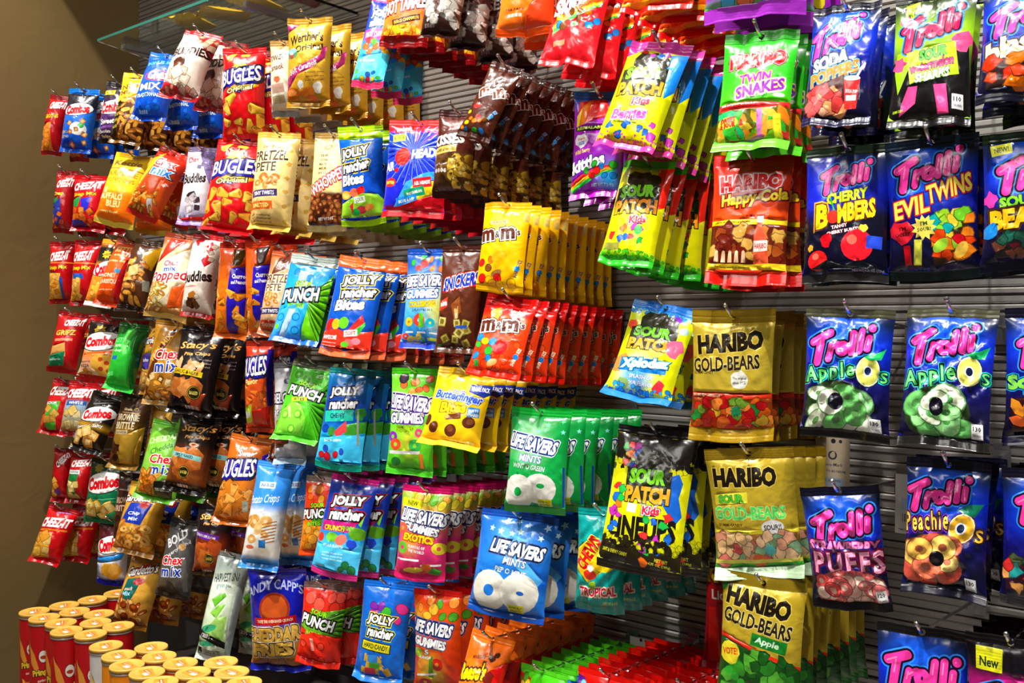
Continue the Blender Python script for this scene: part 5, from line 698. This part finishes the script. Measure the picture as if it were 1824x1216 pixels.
bag('gummy_bag', 'yellow and black sour gummy bag with line of shapes', (1174, 764), (1134, 1022), 144, 6, [(0, '171210'), (24, '1c1612'), (26, 'c8c81a'), (40, 'd4d414'), (78, 'd4d414'), (84, '2a2410'), (100, '141010')], ('141010', '2a241c'),
    [SCT('blot', 0, 20, 100, 30, 50, 3.4, '1a1410 c8c81a 15110e', 3), kidspots(14, 12, 34, 32, 8, 4, 5), BN(46, 27, 30, 7, '1a1410', 3), T('SOUR', 44, 25.5, 16, 3, 'bbb', None, 3, res=1), T('THEN SWEET', 50, 29, 26, 2.6, 'd22', None, 3, res=1), P('d0d010', (24, 36), (40, 30), (64, 30), (74, 40), (70, 50), (30, 50)), P('1f62c0', (70, 34), (86, 30), (92, 36), (90, 46), (96, 58), (88, 66), (80, 58), (72, 52)), sourpatch(50, 44, 56, 30, 2), BN(34, 57, 12, 6, 'e8e8e0', -3), T('LINEUPS', 50, 70, 84, 16, '17120e', None, 2, 0, 0, .05), kidspots(8, 42, 20, 74, 9, 7, 5), kidspots(52, 60, 84, 92, 12, 9, 5), SCT('blot', 0, 77, 100, 84, 60, 3, '1c1710 28220f c8c81a', 5), T('SOFT & CHEWY CANDY', 20, 88, 30, 2.6, 'cc3', None, -4, res=1), T('NET WT', 78, 89, 14, 2.4, 'cc3', None, -4, res=1), T('6.35 OZ (180g)', 76, 92, 24, 2.4, 'cc3', None, -4, res=1)], t=3, dy=.045)
bag('gummy_bag', 'gold sour bear gummy bag with green lettering', (1332, 797), (1356, 1028), 152, 4, [(0, 'a48c28'), (40, 'bca436'), (66, 'c0a638'), (67, '8a6a2a'), (90, '3aae3a'), (100, '30a830')], ('94781c', 'b0c8a8'),
    [haribo(44, 22, 74, 15, '1a120a', ['d4bc5a'], 0), P('e0d840', (6, 35), (46, 33), (46, 41), (6, 43)), T('SOUR', 26, 38, 30, 6, '5ab82a', '284', 2), T('GOLD-BEARS', 46, 49, 84, 10, '5fe06a', ['e8f0b0'], 0, 0, 0, .04, .03), T('GUMMI CANDY', 22, 58, 30, 2.4, '3a2a08', res=1), R(0, 62, 100, 65, 'e0d040'), T('Kids and grown-ups love it so', 26, 63.5, 36, 1.8, '441', res=1), E(72, 60, 13, 8, 'eceae8'), T('SOUR!!', 72, 60, 20, 4, '333', None, 3), P('9a6a3a', (2, 65), (98, 65), (98, 88), (2, 88)), bears(4, 67, 96, 86, 34, 5, 'e09a7a d87a6a e8c08a 8ab088 e8a888 d85a5a f0c8a0', 7), S(66, 78, 8, 5, 10, '5ab0b0'), BL(52, 86, 8, 'd8602a', 3, 14, .05), R(0, 85, 100, 88, 'd8d060'), T('NET WT 5 OZ', 40, 93, 30, 2, '152', res=1)], t=2.8, m='foil', hs=2, dy=.05)
bag('gummy_bag', 'gold and green apple bear gummy bag', (1362, 1025), (1348, 1268), 146, 8, [(0, '1a7a2a'), (10, 'b09628'), (40, 'bca234'), (60, 'b89c30'), (100, '1a6a24')], ('8a741c', '1a6a24'),
    [P('1f9a3a', (0, 4), (18, 4), (0, 16)), haribo(46, 20, 80, 15, '1a1208', ['d8c460'], -9), T('GOLD-BEARS', 46, 35, 86, 11, '241a14', ['d8cc80'], -9, 0, 0, .03, .04), T('GUMMI CANDY', 18, 36, 24, 2.4, '3a2a08', None, -9, res=1), BN(62, 48, 44, 9, '1a7a2a', -8), T('Apple', 60, 48, 30, 6, 'dfd', None, -8, .15), P('d8321c', (0, 45), (100, 62), (100, 65), (0, 48)), P('1a4a1a', (0, 48), (100, 65), (100, 92), (0, 92)), bears(6, 58, 90, 88, 20, 4, '2a7a24 3a9a2a 1a5a1c 5aae3a', 9), BL(14, 59, 13, 'e8d83a', 3, 14, .1), T('VOTE!', 14, 58, 20, 5, 'd22', None, 6), [E(14+8*k, 72+4*k, 5, 5, '3aae34') for k in range(5)], E(62, 88, 14, 11, '3aa030')], t=2.8, m='foil', hs=2.2, dy=.042)
bag('gummy_bag', 'blue strawberry puff gummy bag with pink letters', (1493, 866), (1520, 1086), 134, 1, TROLLI_BG, ('112', '111'),
    [trolli(52, 31, 84, 25, 6), T('STRAWBERRY', 50, 47, 92, 9, 'f9c', ['b28', '213'], -2, .05, 0, .04, .05), T('PUFFS', 54, 60, 92, 18, 'fac', ['613', '613', '127'], 0, 0, 0, .03, .04, 2, 1.25), ('E', 52, 80, 46, 24, 'a84a4a', 0), SCT('e', 12, 74, 92, 92, 22, 10, 'f0b8a8 e86a6a d84a4a f4d8c8 e07878', 4, 'f4c8b8'), calories(90, 88, '120')], t=3, lump=.3)
bag('gummy_bag', 'blue peach ring gummy bag with orange lettering', (1690, 818), (1680, 1062), 146, 3, TROLLI_BG, ('112', '112'),
    [trolli(42, 26, 80, 22, 8), T('Peachie', 27, 46, 56, 14, 'fd5', ['301', '301', '94c'], 8, .05, 0, .02, .035, 2, 1.25), E(71, 49, 16.5, 21, '412', -25), E(71, 49, 15, 19.4, 'fbeec8', -25), E(71, 49, 13.6, 17.6, 'f4bc3a', -25), E(70, 49, 6.5, 8, 'fff', -25), E(70, 49, 4.5, 5.6, '124', -25), T('s', 92, 53, 9, 9, 'fb4', ['321', '321'], 0, 0, 0, .0, .04), P('1a8a6a', (64, 36), (80, 31), (96, 30), (86, 40)), P('4a1c1a', (6, 62), (60, 58), (70, 70), (62, 92), (16, 82)), SCT('ring', 12, 62, 62, 88, 12, 15, 'f0d070 e8b85a d85a4a c84a3a f4d888 e0785a', 4, 'a85a3a'), E(42, 73, 9, 10, '0d0a16'), calories(82, 89)], t=2.8, lump=.3, dy=.05)
bag('gummy_bag', 'dark blue gummy bag at frame edge beside peach rings', (1866, 836), (1862, 1090), 158, 3, TROLLI_BG, ('112', '002'),
    [trolli(58, 25, 84, 22, 8), P('312', (4, 66), (60, 60), (60, 88), (6, 88)), SCT('blot', 6, 64, 56, 86, 12, 9, 'c33 2a9a9a f0a860 4a5a3a', 4)], t=2.6, dy=.06)
bag('gummy_bag', 'blue gummy bag at the bottom with huge pink logo', (1643, 1116), (1640, 1372), 158, 1, TROLLI_BG, ('111', '111'), [trolli(52, 31, 86, 26, 0), P('311', (10, 66), (80, 66), (80, 92), (10, 92)), SCT('blot', 12, 68, 78, 90, 14, 9, 'c33 2a9a9a f0a860 8c3', 4)], t=2.6)
bag('gummy_bag', 'black and magenta gummy bag with yellow New sticker', (1800, 1134), (1808, 1380), 158, 4, [(0, '0d0a10'), (24, '121016'), (34, 'b01a7a'), (60, 'c81a8a'), (100, '111')], ('0d0a10', '0d0a10'),
    [BN(26, 17, 30, 16, 'd8d82a', -2), [BN(26, 12+2*k, 28, .4, 'a8a81a', -2) for k in range(6)], T('New', 26, 19, 22, 7, '232', None, -2), E(60, 46, 60, 34, '9a1a6a'), E(60, 46, 54, 30, 'd02a8e'), trolli(54, 44, 84, 22, 4)], t=2.6, dy=.05)
bag('candy_bag', 'red licorice bag glimpsed behind green apple bears', (1312, 975), (1306, 1196), 104, 1, [(0, 'c01a2a'), (50, 'b81a2c'), (100, 'a01422')], ('b0182a', 'b0182a'),
    [T('K', 12, 22, 22, 15, 'd8b02a', ['611', '811'], 4, 0, 0, .05), BN(44, 38, 100, 12, 'c8141c', 3), T('Licorice', 46, 38, 70, 8, 'fff', None, 3), P('d8221c', (6, 50), (24, 48), (30, 96), (8, 96)), P('e0382c', (34, 52), (48, 50), (44, 96), (30, 96))], yf=0.12, t=2.6, hook=True)
bag('candy_bag', 'red strawberry sour bites bag with clear header', (582, 1038), (566, 1186), 76, 4, [(0, '6a4a4a'), (9, '7a5a58'), (10, 'e0281a'), (40, 'e8321c'), (100, 'e02a18')], ('7a625e', 'd82a1a'),
    [SCT('e', 16, 12, 90, 28, 5, 12, 'f05a4a e83a2a', 3), P('6ab82a', (0, 40), (100, 28), (100, 62), (0, 56)), [P('2a6a14', (30, 50), (100, 30+6*k), (100, 32+6*k)) for k in range(6)], sourpunch(44, 46, 80, 26, -8), T('BITES', 36, 60, 34, 6, 'a8e03a', '142', -6), P('ee3422', (0, 66), (40, 58), (70, 62), (84, 76), (84, 93), (0, 93)), [E(x, y, 10, 9, 'b81a12', 10) for x, y in ((14, 74), (58, 74), (60, 90))], [E(x, y, 7.6, 6.8, 'f0503a', 10) for x, y in ((14, 74), (58, 74), (60, 90))], P('f8a898', (30, 66), (38, 66), (44, 80), (36, 81))], t=3.4, dy=.05)
bag('candy_bag', 'blue hard candy bag with wrapped candies', (694, 1036), (672, 1214), 86, 4, [(0, '1a68c8'), (20, '1a62c0'), (100, '1c6ac8')], ('1c6cd0', '2a7ad0'),
    [SCT('e', 20, 24, 90, 42, 7, 10, 'b02a6a d83a8a 3a9a2a 4a8ad8 7a2a9a', 3), jolly(48, 44, 54, 22, -3, ('111', '111', 'd8d83a')), BN(44, 64, 62, 10, '221', -3), BN(44, 64, 58, 8, 'd8d02a', -3), T('HARD CANDY', 44, 64, 50, 5, '221', None, -3), [[P('d8a82a', (x-17, y-4), (x+17, y+4), (x+17, y-4), (x-17, y+4)), BN(x, y, 20, 7, c, 4)] for x, y, c in ((40, 76, '3a8ad8'), (44, 83, '4aa83a'), (36, 89, 'd83a4a'))], BN(70, 88, 14, 8, 'd8a82a', 30)], t=3.4, dy=.055)
bag('gummy_bag', 'red and yellow five flavor gummy bag', (780, 1049), (780, 1232), 82, 7, ([(0, 'c81a14'), (20, 'e0541a'), (50, 'd8481a'), (100, 'd02a18')], [(40, 80, 44, 'e8c83a'), (10, 28, 30, 'e8a83a')]), ('d01c18', 'c81a18'),
    [SCT('e', 12, 10, 90, 26, 8, 10, 'e8b03a d83a2a 4a9a2a f08a3a', 3), lifesavers(42, 36, 88, 12, -6, 'fff', ('125', '125', '46a')), T('GUMMIES', 38, 50, 72, 9, 'fff', ['446', '557'], -6, .1, 0, .05), T('5', 32, 59, 9, 5, 'fff', '462'), T('FLAVORS', 30, 64.5, 32, 3.6, 'fff', '462', -3, res=1), RING(54, 71, 13, 13, 'd8281c', 4, 4, 'e8a83a'), RING(12, 60, 10, 9, '8ab83a', 3, 3, 'e8c83a'), E(20, 71, 10, 11, 'f0a040'), P('5a9a2a', (38, 66), (46, 62), (44, 86), (34, 84)), BN(30, 82, 44, 2, 'fff', 4), RING(26, 90, 13, 8, 'c81a3a', 4, 3, 'e8b83a')], t=3.4, dy=.05)
bag('chocolate_bag', 'bright orange chocolate cup bag leaning at the bottom', (880, 1130), (832, 1300), 80, 9, [(0, 'f0701a'), (60, 'f07818'), (100, 'e8641a')], ('f27a22', 'e8641a'),
    [T("Reese's", 30, 42, 66, 18, 'f8d81a', ['4a2010', '4a2010'], 12, .25, 0, .05), T('MINIATURE', 36, 26, 30, 4, '5a2a10', None, 14, res=1), BL(66, 24, 8, '4a2412', 3), BL(74, 19, 6, '4a2412', 5), P('c8140f', (60, 40), (100, 22), (100, 96), (70, 96)), BL(70, 44, 12, '6a1a12', 7)], t=3, dy=.04)
bag('candy_bag', 'lime green chewy candy bag under the reorder card', (968, 1190), (952, 1370), 78, 9, [(0, '4ac01c'), (100, '3aa818')], ('5ad02a', '3aa818'),
    [P('c8281a', (0, 8), (30, 12), (22, 60), (0, 60)), SCT('e', 2, 12, 24, 40, 9, 7, 'd83a2a e8c83a 8a3ac0 4a9a2a', 3), P('1a3a8a', (78, 10), (100, 10), (100, 40), (80, 40)), SCT('e', 80, 12, 98, 40, 6, 6, '3a8ad8 8a3ac0 1a5ab0', 4)], t=2.6, dy=.037, yaw=-6, hs=1.2)
bag('candy_bag', 'plain red candy bag beside lime green bags at bottom', (1082, 1198), (1068, 1380), 100, 9, [(0, 'd8140f'), (100, 'd0180f')], ('d8140f', 'c8140f'),
    [P('5a1a9a', (0, 8), (16, 10), (12, 60), (0, 60)), SCT('e', 0, 12, 14, 50, 6, 6, '8ad8f0 a84ad8 4a6ad8', 3)], t=2.6, dy=.037, yaw=-6, hs=1.2)
bag('candy_bag', 'plain red candy bag nearest the licorice bag', (1218, 1216), (1205, 1390), 96, 6, [(0, 'c8140f'), (100, 'c0180f')], ('d0140f', 'c0140f'), [], t=2.6, dy=.04, yf=.30, yaw=-6, hs=1.2)# ---------------------------------------------------------------- hooks
for desc, P0, yf in HOOKS:
    yf, tz = -P0.y, P0.z
    r = empty('peg_hook', 'chrome peg hook carrying the ' + desc, 'hook', 'peg hooks on the slatted wall', Matrix.Translation((P0.x, -yf, tz)))
    drop = .07*yf
    pts = [(0, yf-.012, -drop), (0, .05, -.0035), (0, .0, 0), (0, -.010, .004), (0, -.030, .021)]
    link('wire', tube_mesh('wire', pts, .003), r, M['chrome'])
    bm = bmesh.new(); bmesh.ops.create_uvsphere(bm, u_segments=10, v_segments=6, radius=.0042); bmesh.ops.translate(bm, verts=bm.verts, vec=(0, -.030, .021))
    me = bpy.data.meshes.new('tip'); bm.to_mesh(me); bm.free(); link('tip', me, r, M['chrome'])
    zb = -drop
    link('back_plate', box_mesh('back_plate', (-.017, yf-.016, zb-.03), (.017, yf-.0125, zb+.012), .001), r, M['plate'])
    link('hanger_clip', box_mesh('hanger_clip', (-.014, yf-.0125, zb+.012), (.014, yf-.007, zb+.024), .001), r, M['plate'])

# ---------------------------------------------------------------- glass shelf with packets
zs = on_y(174, 74, -.36).z
pf = on_y(174, 74, -.36)
gs = empty('glass_shelf', 'clear green edged glass shelf high on the slatted wall', 'shelf', None, Matrix.Translation((0, 0, zs)))
V = [(XL+.26, -.008, 0), (pf.x, -.36, 0), (-2.15, -.36, 0), (-2.15, -.008, 0)]
me = mesh_from('pane', V+[(x, y, .008) for x, y, _ in V], [(3, 2, 1, 0), (4, 5, 6, 7), (0, 1, 5, 4), (2, 3, 7, 6), (3, 0, 4, 7)], False); link('pane', me, gs, M['glass'])
link('front_edge', box_mesh('front_edge', (pf.x, -.3615, .0), (-2.15, -.36, .008)), gs, M['edge'])
for k, bx in enumerate((-2.965, -2.3)):
    link('bracket', box_mesh('bracket', (bx-.012, -.30, -.022), (bx+.012, -.008, -.002), .004), gs, M['plate'])
PACKS = [(340, 38, 20, 'e0b01a', 'yellow snack packet lying on glass shelf, nearest the corner'), (398, 24, -25, 'd8a81c', 'yellow snack packet lying on glass shelf, middle of three'), (462, 8, 10, 'e2b424', 'yellow snack packet lying on glass shelf, third from corner'), (535, -8, -12, 'b8242c', 'red snack packet lying on glass shelf past the yellow ones')]
PACKS = [(on_z(a, b, zs+.02).x, max(-.29, min(-.1, on_z(a, b, zs+.02).y)), c, d, e) for a, b, c, d, e in PACKS]
for k, (px_, py_, rz, c, lb) in enumerate(PACKS):
    pz = Pouch(11, 15, 2.4, 1.2, 1.2, 900+k, .15, .06, .4)
    mw = Matrix.Translation((px_, py_, zs+.022)) @ Matrix.Rotation(math.radians(rz), 4, 'Z') @ Matrix.Rotation(math.radians(-90), 4, 'X') @ Matrix.Translation((0, 0, .075))
    r = empty('snack_packet', lb, 'snack packet', 'packets on the glass shelf', mw)
    V, tr, fc = printed_sheet([BL(50, 40, 22, 'c23', k)], c, 11, 15, 1.2, 13.8, 14, 18)
    V2, tr2, fc2 = printed_sheet([], c, 11, 15, 1.2, 13.8, 10, 12); o = len(V)
    me = mesh_from('pouch', np.vstack((pz.place(V, 1), pz.place(V2, -1))), [tuple(t) for t in tr]+[tuple(i+o for i in t) for t in tr2]); colour_mesh(me, np.vstack((V, V2)), [tuple(t) for t in tr]+[tuple(i+o for i in t) for t in tr2], fc+fc2, c, 11, 15); me.materials.append(M['gloss']); link('pouch', me, r)
    for nm, a, b in (('top_seal', 0, 1.2), ('bottom_seal', 13.8, 15)):
        Vs, ts, fs = printed_sheet([], c, 11, 15, a, b, 14, 5); mm = mesh_from(nm, pz.place(Vs, 1), ts); colour_mesh(mm, Vs, ts, fs, c, 11, 15); mm.materials.append(M['gloss']); link(nm, mm, r)

# ---------------------------------------------------------------- reorder cards hanging far back on their hooks
def card(p0, px0, px1, py1, yy, lab, full):
    a = on_y(px0, p0, -yy); b = on_y(px1, p0, -yy); c = on_y((px0+px1)/2, py1, -yy)
    W, H = (b.x-a.x)*100, (a.z-c.z)*100
    el = [E(52, 7, 7, 7, '223'), E(73, 7, 5, 5, '334')]
    if full: el += [E(50, 33, 13, 13, '334'), E(50, 33, 8, 8, 'c9b79c'), E(52, 29, 5, 5, 'c9b79c'), T('Core-Mark', 50, 50, 60, 6, '334', None, 0, 0, 0, .01), T('TIME TO RE-ORDER', 50, 62, 78, 4.4, '445', res=1), R(10, 74, 84, 90, '9ab'), T('196 148 902', 46, 79, 56, 5, '346', res=1), [R(12+5*k, 91, 14+5*k+(k % 3), 98, '223') for k in range(12)]]
    else: el += [R(20, 40, 80, 60, 'b8cce0'), [R(24+6*k, 66, 26+6*k+(k % 2), 80, '223') for k in range(9)], T('TIME TO RE-ORDER', 50, 93, 80, 3, '445', res=1)]
    V, tr, fc = printed_sheet(flat(el), 'c9b79c' if full else 'e0dcd4', W, H, 0, H, 6, 8)
    n = len(V); F3 = np.column_stack((V[:, 0]*.01, np.zeros(n), V[:, 1]*.01)); me = mesh_from('reorder_card', F3, tr, False)
    colour_mesh(me, V, tr, fc, 'c9b79c' if full else 'e0dcd4', W, H)
    o = link('reorder_card', me, None, M['card']); o.location = ((a.x+b.x)/2, -yy, a.z); o['label'] = lab; o['category'] = 'card'
    s = o.modifiers.new('thickness', 'SOLIDIFY'); s.thickness = .0008
card(776, 1453, 1514, 876, .10, 'tan reorder card hanging behind blue strawberry bag', True)
card(843, 1595, 1650, 952, .12, 'white reorder card half hidden behind peach ring bag', False)
card(1132, 1122, 1160, 1180, .05, 'grey reorder card behind the lime green bags', False)

# ---------------------------------------------------------------- lidded crisp cans on the low shelf
ZL = .70                                   # height of the lids
LIDS = [(65, 1090, 'r'), (83, 1101, 'r'), (105, 1110, 'r'), (122, 1121, 'r'), (158, 1127, 'r'), (206, 1116, 'r'), (171, 1107, 'r'), (117, 1080, 'r'), (136, 1088, 'r'), (169, 1094, 'r'), (167, 1067, 'r'), (207, 1057, 'r'),
        (189, 1150, 'w'), (216, 1168, 'o'), (231, 1183, 'o'), (270, 1157, 'o'), (285, 1170, 'o'), (264, 1196, 'o'), (310, 1180, 'o'), (290, 1214, 'o'), (345, 1197, 'o'), (366, 1214, 'o'), (389, 1183, 'p'), (408, 1199, 'p'), (432, 1214, 'p')]
LIDXY = [on_z(x, y, ZL) for x, y, _ in LIDS]
RC = .04
pos = [Vector((p.x, p.y)) for p in LIDXY]
for _ in range(60):                         # cans stand side by side, none inside another
    for i in range(len(pos)):
        for j in range(i):
            d = pos[i]-pos[j]
            if d.length < 2*RC+.004:
                q = d.normalized()*(2*RC+.0045-d.length)*.5; pos[i] += q; pos[j] -= q
    for p in pos: p.x = max(p.x, XL+RC+.004)
HC = .255
def can_art(k):
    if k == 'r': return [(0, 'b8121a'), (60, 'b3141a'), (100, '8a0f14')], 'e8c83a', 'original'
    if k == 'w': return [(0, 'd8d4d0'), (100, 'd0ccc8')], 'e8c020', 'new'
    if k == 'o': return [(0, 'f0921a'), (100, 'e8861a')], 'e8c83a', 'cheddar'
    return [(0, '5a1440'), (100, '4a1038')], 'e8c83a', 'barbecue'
protos = {}
def can_mesh(kind):
    if kind in protos: return protos[kind]
    bgc, tc, sub = can_art(kind); W, H = 2*math.pi*RC*100, HC*100
    el = []
    for k in (12, 62):
        el += [P('d8903a' if kind == 'r' else 'e8b85a', (k-7, 20), (k+2, 34), (k+8, 52), (k+5, 58), (k-3, 44)), E(k+12, 36, 5.4, 7.5, '221410'), E(k+12, 36, 4.8, 6.8, 'efe6da'), E(k+12, 37, 3.4, 2.2, 'a8401a'), T('Pringles', k+12, 54, 26, 9, tc, ['231a0a', '231a0a'], 12, .1, 0, .05), T(sub, k+13, 63, 15, 4, 'f0dcd0', None, 8, .1), BL(k+8, 80, 8, 'e0882a', 3), BL(k+14, 88, 7, 'c8561a', 4), P('f0b04a', (k, 70), (k+4, 72), (k+6, 84), (k+2, 82))]
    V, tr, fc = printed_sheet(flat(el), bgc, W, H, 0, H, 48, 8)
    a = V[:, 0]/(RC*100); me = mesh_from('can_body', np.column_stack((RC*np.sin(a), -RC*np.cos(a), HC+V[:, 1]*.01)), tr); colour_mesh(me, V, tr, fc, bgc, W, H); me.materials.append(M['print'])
    lid = lathe_mesh('lid', [(RC*.2, HC+.007), (RC*.9, HC+.0068), (RC*.95, HC+.009), (RC*1.02, HC+.009), (RC*1.045, HC+.007), (RC*1.045, HC-.001), (RC*1.0, HC-.001)]); lid.materials.append(M['lid'])
    rim = lathe_mesh('rim', [(RC*.8, HC-.006), (RC*1.025, HC-.006), (RC*1.035, HC-.003), (RC*1.025, HC-.0012), (RC*.8, HC-.0012)]); rim.materials.append(M['rim'])
    base = lathe_mesh('base_rim', [(RC*.8, .0), (RC*1.02, .0), (RC*1.03, .003), (RC*1.01, .005), (RC*.8, .005)]); base.materials.append(M['rim'])
    w2 = 5.2; Vs, ts, fs = printed_sheet(flat([BN(42, 44, 70, 20, 'a8401a', 12), T('PRINGLES', 42, 44, 58, 11, 'f0d8b0', None, 12), BN(66, 60, 36, 22, 'eee6da', 12)]), 'cf8a2a', w2, w2*.9, w2*.15, w2*.75, 3, 3)
    st = mesh_from('lid_print', np.column_stack((Vs[:, 0]*.01, (Vs[:, 1]+w2*.45)*.01, np.full(len(Vs), HC+.0074))), ts, False); colour_mesh(st, Vs, ts, fs, 'cf8a2a', w2, w2*.9); st.materials.append(M['card'])
    protos[kind] = (me, lid, rim, base, st); return protos[kind]
KN = dict(r='tall red crisp can', w='white crisp can', o='orange crisp can', p='dark purple crisp can')
WHERE = ['at the wall end of the front row', 'second from the tan wall in the front row', 'third from the tan wall in the front row', 'fourth from the tan wall, fully faced', 'fifth, beside the white can', 'behind the white can, under gold mix bags', 'directly behind the two foremost red cans', 'in second row, behind the wall-end can', 'in second row, half shaded lid', 'in second row, dark lid behind the foremost', 'in rear row with bright lid', 'deepest in the shadowed corner',
         'with red emblem, only one of its colour', 'touching the white can', 'one step nearer than the one touching the white', 'rearmost of its colour', 'just before the rearmost of its colour', 'in the front row, third of its colour', 'in the middle row under the hanging bags', 'cut by the bottom edge', 'in the second row from the front', 'beside the one cut by the edge', 'rearmost below pea crisp bag', 'middle of three below pea crisp bag', 'foremost of three below pea crisp bag']
for (x, y, kind), p, wh in zip(LIDS, pos, WHERE):
    mw = Matrix.Translation((p.x, p.y, ZL-HC-.007)) @ Matrix.Rotation(math.radians(random.Random(x*7+y).uniform(-45, 10)), 4, 'Z')
    r = empty('crisp_can', KN[kind] + ' ' + wh, 'can', 'lidded crisp cans on the low shelf', mw)
    for nm, me in zip(('can_body', 'lid', 'rim', 'base_rim', 'lid_print'), can_mesh(kind)): link(nm, me, r)
zsf = ZL-HC-.008
XS = min(p.x for p in pos)-RC-.03
sh = empty('low_shelf', 'dark laminate shelf under the crisp cans', 'shelf', None, Matrix.Translation((0, 0, zsf)))
link('shelf_board', box_mesh('shelf_board', (XS, -1.0, -.03), (-1.2, -.008, 0), .002), sh, M['dark'])
link('shelf_plinth', box_mesh('shelf_plinth', (XS+.01, -.94, -zsf+.001), (-1.2, -.008, -.0305)), sh, M['dark'])
bpy.context.view_layer.update()
